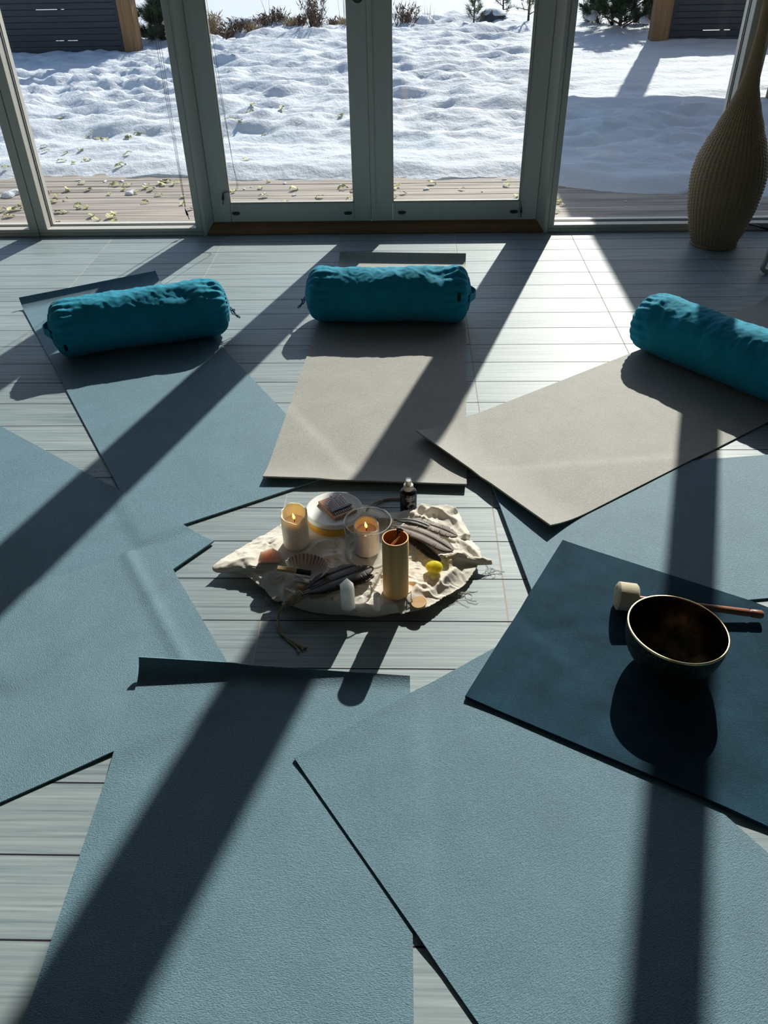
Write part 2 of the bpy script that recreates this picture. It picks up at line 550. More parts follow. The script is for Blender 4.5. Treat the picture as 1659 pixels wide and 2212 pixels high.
chain(WIN[3], 1233, 0, 1219, 118)
chain(WIN[2], 366, 0, 381, 130)

# ================================================================ OUTDOORS
DZ = -0.06
dk = MB()
y = 4.375; k = 0
while y < 10.5:
    w = 0.118
    dk.box(-7, 7, y, y + w, DZ - 0.03, DZ + 0.0015 * math.sin(k * 7.1))
    y += w + 0.008; k += 1
struct('deck', dk, M['deck'])
gr = MB()
gr.box(-60, 60, 4.36, 14, -0.6, -0.10)
struct('ground', gr, plain('frozen_soil', (0.12, 0.1, 0.09), 0.9))

msn, nt, bs = newmat('snow')
bs.inputs['Base Color'].default_value = (0.68, 0.715, 0.77, 1)
bs.inputs['Roughness'].default_value = 0.7
bs.inputs['Specular IOR Level'].default_value = 0.1
v = mapping(nt, (1, 1, 1))
b1 = bump(nt, noise_n(nt, v, 20, 6, 0.6), 0.55, 0.03, bs)
bump(nt, noise_n(nt, v, 220, 2, 0.5), 0.4, 0.003, bs, b1)
M['snow'] = msn

def sst(a, b, x):
    t = max(0.0, min(1.0, (x - a) / (b - a)))
    return t * t * (3 - 2 * t)
def ridge_y(x):
    return 12.55 + 0.45 * sst(-2.2, 0.2, x) - 0.5 * sst(1.0, 3.0, x) + 0.12 * N3((x, 3, 1), 1.3)
def edge_y(x):
    return 5.46 - 0.36 * sst(0.6, 1.3, x) - 0.10 * sst(1.5, 2.2, x) + 0.12 * sst(-1.0, -1.6, x) + 0.07 * N3((x, 0, 5), 3) + 0.05 * N3((x, 0, 9), 9)
def snow_z(x, y):
    e = edge_y(x)
    d = y - e
    calm = sst(1.0, 1.7, x) * sst(6.6, 7.6, y)
    left = sst(-1.6, -2.4, x) * sst(7.0, 8.5, y)
    near = sst(0, 1.6, d)
    z = DZ + 0.055 * sst(-0.02, 0.22, d) + 0.05 * sst(0.3, 3.0, d)
    calm = max(calm, sst(-2.7, -3.3, x) * sst(8.8, 9.6, y))
    a = 0.88 * (0.35 + 0.65 * near) * (1 - 0.75 * calm)
    wav = noise.noise(Vector((x * 1.1, y * 2.6, 3.3)))
    w2 = noise.noise(Vector((x * 2.6, y * 4.6, 7.7)))
    w3 = noise.noise(Vector((x * 6.5, y * 9.5, 1.7)))
    w4 = noise.noise(Vector((x * 17, y * 19, 2.2)))
    rid = 1 - abs(noise.noise(Vector((x * 1.7, y * 3.4, 11.1)))) * 2
    cell = noise.cell(Vector((x * 3.1, y * 3.9, 0)))
    w5 = noise.noise(Vector((x * 4.2 + 9, y * 7.5, 21.0)))
    z += a * (0.060 * wav + 0.062 * w2 + 0.036 * w3 + 0.014 * w4 + 0.035 * rid * near - 0.012 - 0.10 * max(0.0, w5 - 0.22) * near)
    # trodden, broken snow on the left
    z += left * (0.03 * w3 + 0.015 * w4 - 0.02)
    z -= 0.10 * math.exp(-(((x + 3.05) / 0.55) ** 2 + ((y - 9.75 - (x + 3) * 0.25) / 0.10) ** 2))
    z -= 0.09 * math.exp(-(((x + 3.9) / 0.22) ** 2 + ((y - 9.15) / 0.08) ** 2))
    z -= 0.07 * math.exp(-(((x + 2.3) / 0.3) ** 2 + ((y - 8.6) / 0.06) ** 2))
    r = ridge_y(x)
    z += 0.06 * sst(2.5, 0.2, abs(y - r))
    z -= sst(r, r + 6, y) * 1.3
    return z
def grid_mesh(name, xs, ys, zf, mat):
    vs = []; fs = []
    nx = len(xs)
    for j, yy in enumerate(ys):
        for x in xs:
            vs.append(zf(x, yy, j))
    for j in range(len(ys) - 1):
        for i in range(nx - 1):
            a = j * nx + i
            fs.append((a, a + 1, a + nx + 1, a + nx))
    m = MB(); m.v = vs; m.f = fs
    o = m.build(name, mat, angle=180)
    return o
NX, NY = 270, 240
xs = [-6.5 + 13.0 * i / (NX - 1) for i in range(NX)]
ts = [i / (NY - 1) for i in range(NY)]
def zf(x, t, j):
    e = edge_y(x)
    y = e + (14.2 - e) * (t ** 1.25)
    z = snow_z(x, y)
    if j == 0: z = DZ - 0.012
    return (x, y, z)
tag(grid_mesh('snow', xs, ts, zf, M['snow']), kind='structure')
# lower field / frozen water beyond the bank
xs = [-70 + 140 * (i / 120) for i in range(121)]
ys = [13.6, 14.2, 15, 16, 17.5, 19, 21, 24, 28, 33, 40, 50, 65, 90, 130, 200]
def zf2(x, y, j):
    base = (0.0 if abs(x) < 0 else 0)
    z = snow_z(max(-6.4, min(6.4, x)), y) if y < 14.5 else -0.01 - sst(12.9, 19.5, y) * 1.3
    z += 0.05 * N3((x, y, 0), 0.7) * sst(14.5, 17, y) - (0.06 if y < 14.3 else 0)
    return (x, y, z)
tag(grid_mesh('snow_field', xs, ys, zf2, M['snow']), kind='structure')
for sx in (-1, 1):
    xs = [sx * (6.45 + 1.5 * i) for i in range(24)]
    ys = [4.5 + 0.8 * i for i in range(13)]
    tag(grid_mesh('snow_bank', xs, ys, lambda x, y, j: (x, y, 0.0 + 0.03 * N3((x, y, 0), 0.8) - (0.03 if abs(x) < 7 else 0)), M['snow']), kind='structure')

# privacy screens with posts
def screen(x0, x1, y, label, lead):
    root = empty('slatted_screen', (x0, y, DZ), label=label, cat='privacy screen')
    ztop = 0.86
    z = 0.03; k = 0
    m = MB()
    pit = 0.062
    while z + 0.055 < ztop:
        a = random.uniform(-0.002, 0.002)
        m.box(0.045, x1 - x0 - 0.045, -0.012 + a, 0.008 + a, z, z + 0.055)
        if k % 5 == 2:
            c_ = random.uniform(0.3, 0.6) * (x1 - x0)
            m.box(0.045, c_, 0.010, 0.0122, z + 0.050, z + 0.068)
            m.box(c_ + random.uniform(0.2, 0.4), x1 - x0 - 0.045, 0.010, 0.0122, z + 0.050, z + 0.068)
        else:
            m.box(0.045, x1 - x0 - 0.045, 0.010, 0.0122, z + 0.050, z + 0.068)
        z += pit; k += 1
    o = m.build('slats', M['screen'], root, smooth=False)
    m = MB()
    m.box(0, 0.045, -0.022, 0.022, 0, ztop)
    m.box(x1 - x0 - 0.045, x1 - x0, -0.022, 0.022, 0, ztop)
    m.box((x1 - x0) * lead - 0.02, (x1 - x0) * lead + 0.02, 0.0125, 0.04, 0, ztop)
    m.box(0.045, x1 - x0 - 0.045, -0.020, 0.020, ztop - 0.03, ztop)
    m.build('screen_frame', M['screen'], root, smooth=False)
    return root
PR = G(1400, 113, DZ); PL = G(303, 133, DZ)
YS = 10.72
xr0 = PR.x; xl1 = PL.x
screen(xr0 + 0.19, xr0 + 1.42, YS - 0.02, 'dark slatted privacy screen at upper right, right of the brown post', 0.5)
screen(xl1 - 2.0, xl1 - 0.17, YS - 0.04, 'dark slatted privacy screen at upper left, left of the brown post', 0.62)
def post(x0, x1, y0, y1, zt, label, name='timber_post', g=None):
    m = MB()
    m.box(-(x1 - x0) / 2, (x1 - x0) / 2, -(y1 - y0) / 2, (y1 - y0) / 2, 0, zt - DZ)
    o = m.build(name, M['post'], None, smooth=False, bevel=0.004, loc=((x0 + x1) / 2, (y0 + y1) / 2, DZ))
    tag(o, label, 'post', g)
    return o
post(xr0, xr0 + 0.185, YS - 0.10, YS + 0.10, 2.42, 'brown timber post between the snowy pine and the right dark screen')
post(xl1 - 0.165, xl1, YS - 0.12, YS + 0.08, 2.42, 'brown timber post at the right end of the left dark screen')
PN = G(1652, 248, DZ)
post(PN.x + 0.02, PN.x + 0.17, PN.y - 0.02, PN.y + 0.13, 2.42, 'sunlit timber post seen right of the wicker lamp neck')
# roof over the right part of the terrace
rf = MB()
rf.box(2.12, 6.2, 6.62, 10.95, 2.42, 2.56)
tag(rf.build('terrace_roof', M['roof'], None, smooth=False), 'flat timber terrace roof carried by the right hand posts', 'roof')

# fallen leaves
leaf_me = []
for k in range(5):
    rr = random.Random(k + 3)
    m = MB()
    n = 9
    L = 0.030; 
    top = []; bot = []
    for i in range(n):
        t = i / (n - 1)
        wv = 0.0135 * math.sin(PI * min(1, t ** 0.75)) * (1 + 0.15 * rr.uniform(-1, 1))
        cz = 0.006 * math.sin(t * PI * rr.uniform(0.8, 1.6)) + 0.002
        m.v += [((t - 0.5) * L * 1.6, -wv, cz + 0.006 * rr.uniform(0, 1)), ((t - 0.5) * L * 1.6, 0, cz), ((t - 0.5) * L * 1.6, wv, cz + 0.006 * rr.uniform(0, 1))]
    for i in range(n - 1):
        a = 3 * i
        m.f += [(a, a + 3, a + 4, a + 1), (a + 1, a + 4, a + 5, a + 2)]
    o = m.build('fallen_leaf', M['leaf'])
    leaf_me.append(o.data)
    bpy.data.objects.remove(o)
def leaf(x, y, z, label, group, s=1.3):
    o = bpy.data.objects.new('fallen_leaf', random.choice(leaf_me))
    C.objects.link(o)
    o.location = (x, y, z)
    o.rotation_euler = (random.uniform(-0.35, 0.35), random.uniform(-0.3, 0.3), random.uniform(0, 6.28))
    s *= random.uniform(0.7, 1.25)
    o.scale = (s, s, s)
    tag(o, label, 'leaf', group)
for i in range(150):
    u = random.random() ** 1.6
    x = -2.75 + 3.7 * u
    y = random.uniform(4.44, min(5.5, edge_y(x)) - 0.03)
    leaf(x, y, DZ + 0.004, 'small yellowed leaf lying on the bare deck boards', 'fallen leaves on the deck boards')
for i in range(42):
    x = random.uniform(-2.9, -1.0) + (random.uniform(0, 1.2) if random.random() < 0.2 else 0)
    y = random.uniform(5.65, 7.3)
    leaf(x, y, snow_z(x, y) + 0.004, 'small yellowed leaf lying on the snow outside', 'fallen leaves on the snow', 1.45)

# crumbs of snow on the boards
for i in range(34):
    x = random.uniform(-2.4, 2.3)
    if i == 0: p_ = G(24, 422, DZ); sc = 0.055
    elif i == 1: p_ = G(283, 418, DZ); sc = 0.035
    else:
        p_ = Vector((x, edge_y(x) - abs(random.gauss(0, 0.16)) - 0.03, DZ)); sc = random.uniform(0.006, 0.016)
    m = MB()
    m.lathe([(0, sc * 0.5), (sc * 0.5, sc * 0.42), (sc * 0.9, sc * 0.2), (sc, 0), (0, -sc * 0.02)], 12, fn=lambda r, z, th, q=random.random() * 9: (r * (1 + 0.35 * math.sin(2 * th + q) + 0.2 * math.sin(3 * th + q * 2)), z * (1 + 0.2 * math.sin(2 * th))))
    o = m.build('snow_clump', M['snow'], loc=(p_.x, p_.y, DZ + 0.002))
    if i == 0: tag(o, 'largest clump of snow lying on the deck boards at the far left', 'snow clump')
    elif i == 1: tag(o, 'ragged snow clump among the leaves on the deck boards left of the doors', 'snow clump')
    else: tag(o, 'tiny crumb of snow on the deck boards along the snow edge', 'snow clump', 'snow crumbs on the deck boards')

# dry heather, grasses, pines, rock along the bank
M['twig'] = plain('dry_brown_twig', (0.16, 0.105, 0.075), 0.8, 0.2, var=0.3, vscale=15)
M['straw'] = plain('dry_straw', (0.42, 0.33, 0.2), 0.8, 0.2, var=0.2)
M['needle'] = plain('pine_needles', (0.055, 0.085, 0.045), 0.6, 0.3, var=0.45, vscale=10)
M['needle_y'] = plain('young_pine_needles', (0.13, 0.15, 0.06), 0.6, 0.3, var=0.3, vscale=14)
M['bark'] = plain('pine_bark', (0.10, 0.065, 0.045), 0.85, 0.2, var=0.3, vscale=25)
M['rock'] = plain('dark_granite', (0.07, 0.075, 0.085), 0.8, 0.3, var=0.5, vscale=9, bmp=0.6, bscale=14, bdist=0.03)
def blade(m, p, d, L, w, bend=0.25, seg=3, rnd=random):
    d = Vector(d).normalized()
    side = d.cross(Vector((rnd.uniform(-1, 1), rnd.uniform(-1, 1), 0.3))).normalized()
    bd = Vector((rnd.uniform(-1, 1), rnd.uniform(-1, 1), -0.2)) * bend
    b = len(m.v)
    for i in range(seg + 1):
        t = i / seg
        q = Vector(p) + d * L * t + bd * L * t * t
        ww = w * (1 - 0.8 * t)
        m.v.append(tuple(q - side * ww)); m.v.append(tuple(q + side * ww))
    for i in range(seg):
        a = b + 2 * i
        m.f.append((a, a + 1, a + 3, a + 2))
def heather(px, py, wpx, hpx, mat, label, group, n=70, name='dry_heather'):
    c = G(px, py, 0.03)
    dist = (c - EYE).length
    sc = dist / F_PX
    m = MB()
    W2, HH = wpx * sc / 2, hpx * sc
    for i in range(n):
        x = max(-1, min(1, random.gauss(0, 0.45))) * W2 * 0.8; y = random.gauss(0, 0.5) * min(W2, 0.25)
        h = HH * random.uniform(0.4, 1.0)
        q = Vector((x, y, -0.03))
        d = Vector((random.gauss(0, 0.35), random.gauss(0, 0.3), 1))
        blade(m, q, d, h, 0.006, 0.3)
        for k in range(4):
            t = random.uniform(0.3, 0.95)
            blade(m, q + d.normalized() * h * t, (random.gauss(0, 0.7), random.gauss(0, 0.5), 0.8), h * 0.3, 0.007, 0.3, 2)
    o = m.build(name, mat, loc=(c.x, c.y, snow_z(max(-6, min(6, c.x)), c.y) + 0.0), smooth=False)
    return tag(o, label, 'dry plant', group)
hg = 'dry heather clumps along the snow bank'
for i, (px, py, w, h) in enumerate(((462, 84, 40, 44), (490, 84, 46, 34), (520, 80, 40, 26), (545, 78, 30, 24), (572, 72, 34, 26), (601, 68, 34, 28), (628, 72, 30, 22), (650, 70, 34, 24), (720, 66, 34, 22), (742, 68, 30, 20), (878, 66, 44, 40))):
    heather(px, py, w, h, M['twig'] if i % 3 else M['straw'], 'low clump of dry brown heather on the snow bank behind the doors', hg, 60)
heather(682, 74, 34, 66, M['twig'], 'tallest dry brown shrub on the snow bank behind the left door', None, 60, 'dry_shrub')
for px, py, h in ((573, 58, 55), (742, 55, 75), (1145, 30, 60), (930, 62, 36), (1296, 52, 40), (930, 50, 30)):
    c = G(px, py, 0.02)
    m = MB()
    for k in range(5):
        blade(m, (random.gauss(0, 0.03), random.gauss(0, 0.03), -0.02), (random.gauss(0, 0.12), 0, 1), h * (c - EYE).length / F_PX * random.uniform(0.6, 1), 0.004, 0.1, 4)
    tag(m.build('grass_stalk', M['straw'], loc=(c.x, c.y, snow_z(c.x, c.y)), smooth=False), 'thin dry grass stalks standing up from the snow bank', 'dry plant', 'dry grass stalks on the snow bank')

def pine(name, c, height, width, label, seed, mat, snowy=0, open_=1.0, needles=900, low=0.1, nl=0.06):
    rnd = random.Random(seed)
    root = empty(name, c, label=label, cat='tree')
    m = MB()
    tr = [(0, 0, -0.05)] + [(0.03 * height * rnd.uniform(-1, 1) * t, 0.03 * height * rnd.uniform(-1, 1) * t, height * t) for t in (0.2, 0.4, 0.6, 0.8, 1.0)]
    m.tube(tr, [0.018 * height * (1.05 - t) + 0.004 for t in (0, .2, .4, .6, .8, 1.0)], 8)
    br = []
    nb = int(14 * open_) + 8
    for i in range(nb):
        t = low + (0.97 - low) * (i / nb) ** 0.9
        a = i * 2.4 + rnd.uniform(-0.4, 0.4)
        L = width * (1.0 - 0.75 * t) * rnd.uniform(0.7, 1.1)
        p0 = Vector((tr[2][0] * t, tr[2][1] * t, height * t))
        d = Vector((math.cos(a), math.sin(a), rnd.uniform(-0.1, 0.45)))
        pts = [p0 + d * L * s + Vector((0, 0, 0.12 * L * s * s)) for s in (0, .35, .7, 1.0)]
        m.tube(pts, [0.008 * height * (1 - t) + 0.003, 0.005 * height * (1 - t) + .003, 0.004, 0.002], 5)
        br.append((pts, L))
    m.build('trunk', M['bark'], root)
    f = MB()
    tips = []
    for pts, L in br:
        for k in range(max(3, int(L / 0.07))):
            s = rnd.uniform(0.25, 1.0) * 3
            i = min(2, int(s)); q = pts[i].lerp(pts[i + 1], s - i)
            q = q + Vector((rnd.gauss(0, 0.12), rnd.gauss(0, 0.12), rnd.gauss(0, 0.07))) * L
            tips.append(q)
    per = max(8, needles // max(1, len(tips)))
    for q in tips:
        d0 = Vector((q.x, q.y, 0.5 * width)).normalized()
        for k in range(per):
            d = d0 + Vector((rnd.gauss(0, 0.6), rnd.gauss(0, 0.6), rnd.gauss(0, 0.6)))
            blade(f, q + d0 * rnd.uniform(-0.05, 0.05), d, nl * rnd.uniform(0.7, 1.2), 0.0032 if open_ > 1 else 0.0024, 0.1, 1, rnd)
    f.build('foliage', mat, root, smooth=False)
    for k in range(snowy):
        q = rnd.choice(tips)
        s = MB()
        R = rnd.uniform(0.05, 0.11)
        s.lathe([(0, R * 0.5), (R * 0.5, R * 0.42), (R * 0.85, R * 0.2), (R, 0), (R * 0.7, -R * 0.18), (0, -R * 0.2)], 14, fn=lambda r, z, th, s_=rnd.random() * 9: (r * (1 + 0.25 * math.sin(2 * th + s_) + 0.15 * math.sin(3 * th + s_)), z))
        o = s.build('snow_patch', M['snow'], root)
        o.location = q + Vector((0, 0, 0.03))
        o.rotation_euler = (rnd.uniform(-.4, .4), rnd.uniform(-.4, .4), 0)
    return root
def at(px, py, z=0.0): return G(px, py, z)
c = at(1385, 108, -0.02) + Vector((-0.02, 1.15, 0))
pine('pine_tree', c, 1.15, 0.66, 'bushy green pine with snow on its branches left of the right timber post', 4, M['needle'], 26, 3.2, 34000, 0.02, 0.10)
c = at(330, 128, -0.02) + Vector((-0.10, 1.0, 0))
pine('pine_tree', c, 1.25, 0.42, 'green pine with a little snow right of the left timber post', 9, M['needle'], 10, 3.2, 30000, 0.02, 0.10)
for px, py, hh, ww, lb, sd_ in ((1023, 60, 52, 26, 'slim little pine just left of the dark rock on the snow bank', 1), (1085, 44, 62, 30, 'yellowish little pine rising behind the dark rock', 2), (1140, 60, 85, 34, 'thin sparse pine right of the rock beside the door frame', 3), (1266, 62, 24, 12, 'tiny brown seedling pine on the snow left of the snowy pine', 5)):
    c = G(px, py, 0.03)
    s = (c - EYE).length / F_PX * 1.02
    c.z = snow_z(c.x, c.y) - 0.01
    pine('small_pine', c, hh * s, ww * s, lb, sd_, M['needle_y'], 0, 0.4, 1100, 0.12, 0.06)
def boulder(px, py, w, h, mat, label, seed, snowcap=True):
    c = G(px, py, 0.02)
    s = (c - EYE).length / F_PX
    rx, rz = w * s / 2, h * s
    m = MB()
    m.lathe([(0, rz), (rx * 0.4, rz * 0.96), (rx * 0.75, rz * 0.7), (rx * 0.95, rz * 0.35), (rx, 0), (rx * 0.8, -0.06), (0, -0.06)], 40,
            fn=lambda r, z, th: (r * (1 + 0.22 * N3((math.cos(th) * 1.4 + seed, math.sin(th) * 1.4, z * 2))), z * (1 + 0.12 * N3((math.cos(th) * 2, math.sin(th) * 2 + seed, 2)))))
    root = empty('boulder', (c.x, c.y, c.z - 0.02), label=label, cat='rock')
    m.build('stone', mat, root)
    if snowcap:
        cp = MB()
        cp.lathe([(0, rz * 1.08), (rx * 0.42, rz * 1.02), (rx * 0.7, rz * 0.82), (rx * 0.72, rz * 0.74), (0, rz * 0.7)], 40,
                 fn=lambda r, z, th: (r * (1 + 0.35 * N3((math.cos(th) * 1.7 + seed, math.sin(th) * 1.7, 4))), z))
        cp.build('snow_cap', M['snow'], root)
    return root
boulder(1065, 58, 60, 30, M['rock'], 'dark rock with patches of snow between the small pines', 3)
boulder(917, 60, 46, 22, M['snow'], 'rounded snow covered boulder behind the dry heather', 8, False)
# ================================================================ YOGA MATS
def V2(p): return Vector((p.x, p.y))
class YM: pass
MATS = []
def defmat(P0, e, d, L, t, c0=None, c1=None, creases=(), w=0.605, material=None, label='', wav=0.0012, nv=None):
    m = YM()
    e = e.normalized(); d = d.normalized()
    d = (d - e * d.dot(e)).normalized()
    if e.x * d.y - e.y * d.x < 0:
        P0 = P0 + e * w; e = -e
        m.flip = True
    else: m.flip = False
    m.P, m.e, m.d, m.L, m.t, m.w = P0, e, d, L, t, w
    m.c0, m.c1, m.creases, m.mat, m.label, m.wav = c0, c1, creases, material, label, wav
    MATS.append(m)
    return m
def top_z(x, y, k):
    """height of the pile of the first k mats at x, y"""
    h = 0.0
    for j in range(k):
        m = MATS[j]
        q = Vector((x, y)) - m.P
        u, v = q.dot(m.e), q.dot(m.d)
        du = max(-u, u - m.w, 0); dv = max(-v, v - m.L, 0)
        dist = math.hypot(du, dv)
        if dist > 0.05: continue
        wgt = 1 - sst(0.004, 0.05, dist)
        h = max(h, wgt * (top_z(x, y, j) + m.t))
    return h
def buildmat(k):
    m = MATS[k]
    nu, nv = 44, 150
    top, bot = [], []
    for j in range(nv + 1):
        for i in range(nu + 1):
            u = m.w * i / nu
            # denser rows at the two ends
            s = j / nv
            s = s - 0.10 * math.sin(2 * PI * s) / (2 * PI) * 2
            sv = m.L * s
            v, dz, phi = sv, 0.0, 0.0
            uu = 1 - u / m.w if m.flip else u / m.w
            for side, c in ((0, m.c0), (1, m.c1)):
                if not c: continue
                if len(c) == 4:      # tight bend of radius R_, then straight
                    R_, Lc, f, lf = c
                    dist = sv if side == 0 else m.L - sv
                    if dist < Lc:
                        s_ = (Lc - dist) / Lc * lf(uu)
                        pm = f(uu)
                        ph = min(pm, s_ / R_)
                        st = max(0.0, s_ - pm * R_)
                        adv = R_ * math.sin(ph) + st * math.cos(pm)
                        dz = R_ * (1 - math.cos(ph)) + st * math.sin(pm)
                        v = (Lc - adv) if side == 0 else m.L - (Lc - adv)
                        phi = ph if side == 0 else -ph
                    continue
                R_, Lc, f = c
                dist = sv if side == 0 else m.L - sv
                if dist < Lc:
                    pm = f(uu)
                    if abs(pm) < 1e-4: continue
                    kap = pm / Lc
                    ph = kap * (Lc - dist)
                    adv = math.sin(ph) / kap
                    dz = (1 - math.cos(ph)) / kap
                    v = (Lc - adv) if side == 0 else m.L - (Lc - adv)
                    phi = ph if side == 0 else -ph
            p = m.P + m.e * u + m.d * v
            z0 = top_z(p.x, p.y, k) if phi == 0 else top_z((m.P + m.e * u + m.d * sv).x, (m.P + m.e * u + m.d * sv).y, k)
            wz = m.wav * (noise.noise(Vector((p.x * 3.1, p.y * 3.1, k * 5.0))) + 0.5)
            for (cv, amp, sg) in m.creases:
                wz += amp * math.exp(-((sv - cv) / sg) ** 2)
            z = z0 + 0.0006 + max(0, wz) + dz
            bot.append((u, v, z))
            top.append((u, v + m.t * math.sin(phi), z + m.t * math.cos(phi)))
    n = len(bot); W_ = nu + 1
    mb = MB(); mb.v = bot + top
    for j in range(nv):
        for i in range(nu):
            a = j * W_ + i
            mb.f.append((a, a + W_, a + W_ + 1, a + 1))
            mb.f.append((n + a, n + a + 1, n + a + W_ + 1, n + a + W_))
    for i in range(nu):
        a = i; b = nv * W_ + i
        mb.f.append((a, a + 1, n + a + 1, n + a)); mb.f.append((b, n + b, n + b + 1, b + 1))
    for j in range(nv):
        a = j * W_; b = a + nu
        mb.f.append((a, n + a, n + a + W_, a + W_)); mb.f.append((b, b + W_, n + b + W_, n + b))
    rz = math.atan2(m.e.y, m.e.x)
    o = mb.build('yoga_mat', m.mat, loc=(m.P.x, m.P.y, 0), rz=rz, angle=50)
    tag(o, m.label, 'yoga mat')
    return o
T = 0.0045
B1 = yoga_mat('blue_grey_mat_foam', (0.150, 0.262, 0.332), (260, 420), 0.95)
B2 = yoga_mat('blue_grey_mat_foam_ribbed', (0.158, 0.275, 0.342), (270, 560), 1.25)
GREY = yoga_mat('warm_grey_mat_foam', (0.37, 0.355, 0.32), (300, 420), 0.7)
NAVY = yoga_mat('dark_petrol_mat_velvet', (0.019, 0.056, 0.088), (420, 420), 0.9, 0.9, 0.08, 0.06, 0.28)
g = lambda px, py, z=T: V2(G(px, py, z))
# right blue, under the grey one and under the bowl mat
e8, d8 = Vector((0.1326, -0.9912)), Vector((0.988, 0.1535))
defmat(V2(Vector((0.2396, 1.9856, 0))), e8, d8, 1.75, T, c0=(0, 0.12, lambda u: 0.12), material=B1, label='blue grey mat under the right grey mat and the dark petrol mat')
# upper left blue
A, B = g(41, 646, 0.03), g(330, 588, 0.03)
e1 = (B - A).normalized()
near = g(388, 1127)
dn = Vector((e1.y, -e1.x))
if dn.y > 0: dn = -dn
P1 = A
# left edge passes through the point where it meets the neighbouring mat
defmat(A, e1, (g(337, 1098) - g(125, 770)).normalized(), (near - A).dot(dn) + 0.02, T, c0=(0, 0.085, lambda u: 1.0 - 0.1 * u), c1=(0, 0.10, lambda u: 0.03), material=B1, label='blue grey mat at upper left with a turquoise bolster across it')
# middle grey
A, B = g(735, 547, 0.03), g(1004, 550, 0.03)
N_ = g(600, 1034, 0.012)
defmat(A, B - A, N_ - A + Vector((0.035, 0)), (A - N_).length + 0.01, T, c0=(0, 0.085, lambda u: 1.0), c1=(0, 0.13, lambda u: 0.24), material=GREY, label='warm grey mat in the middle with a turquoise bolster across it')
# right grey
A, B = g(897, 937, 0.022), g(1182, 1139, 0.022)
FR = g(1614, 634, 0.02)
defmat(A, B - A, FR - A, 1.86, T, c0=(0, 0.16, lambda u: 0.30), c1=(0, 0.08, lambda u: 0.3), material=GREY, label='warm grey mat at right with a turquoise bolster across its far end')
# left blue, tip at the cloth
A = g(462, 1170, 0.008)
d4 = g(0, 920, T) - A
e4 = Vector((d4.y, -d4.x)).normalized()
if (g(388, 1225, 0.006) - A).dot(e4) < 0: e4 = -e4
defmat(A, e4, d4, 1.75, T, c0=(0, 0.08, lambda u: 0.10), material=B1, label='blue grey mat at the left edge with its corner pointing at the cloth')
# lower left blue with ridge
A = g(340, 1172, 0.010)
e5 = g(487, 1422, 0.007) - A
defmat(A, e5, Vector((-abs(e5.y), -abs(e5.x))) if True else 0, 1.75, T, creases=((0.085, 0.005, 0.016), (0.30, 0.0015, 0.05)), material=B2, label='blue grey mat at lower left overlapping its neighbour, with a low ridge near its end')
# front mat with the rolled-up end
A = g(289, 1487, 0.010); B = g(886, 1491, 0.006)
e6 = (B - A).normalized()
d6 = V2(G(0, 2196, T)) - V2(G(221, 1640, T))
d6 = Vector((-e6.y, e6.x)); d6 = -d6 if d6.y > 0 else d6
d6 = (d6 + Vector((-0.045, 0))).normalized()
LC = 0.072
defmat(A - d6 * LC, e6, d6, 1.30, T, c0=(0.068, LC, lambda u: 1.2, lambda u: 0.078 - 0.040 * u), material=B2, label='blue grey mat at the bottom left whose end curls up into a dark edge')
# front right mat
A = g(635, 1636, 0.012)
e7 = g(1059, 1405, 0.006) - A
defmat(A, e7, g(1000, 2212) - g(660, 1680), 1.30, T, c0=(0, 0.07, lambda u: 0.08), material=B2, label='blue grey mat at the bottom right lying over the curled one')
# bowl mat
A, B = g(1215, 1167, 0.014), g(1008, 1498, 0.014)
defmat(A, B - A, g(1659, 1303, 0.012) - A, 1.40, 0.008, c0=(0, 0.10, lambda u: 0.05), material=NAVY, label='dark petrol blue mat under the singing bowl', wav=0.0006)
for k in range(len(MATS)): buildmat(k)
def ground_z(x, y): return top_z(x, y, len(MATS)) + 0.0015

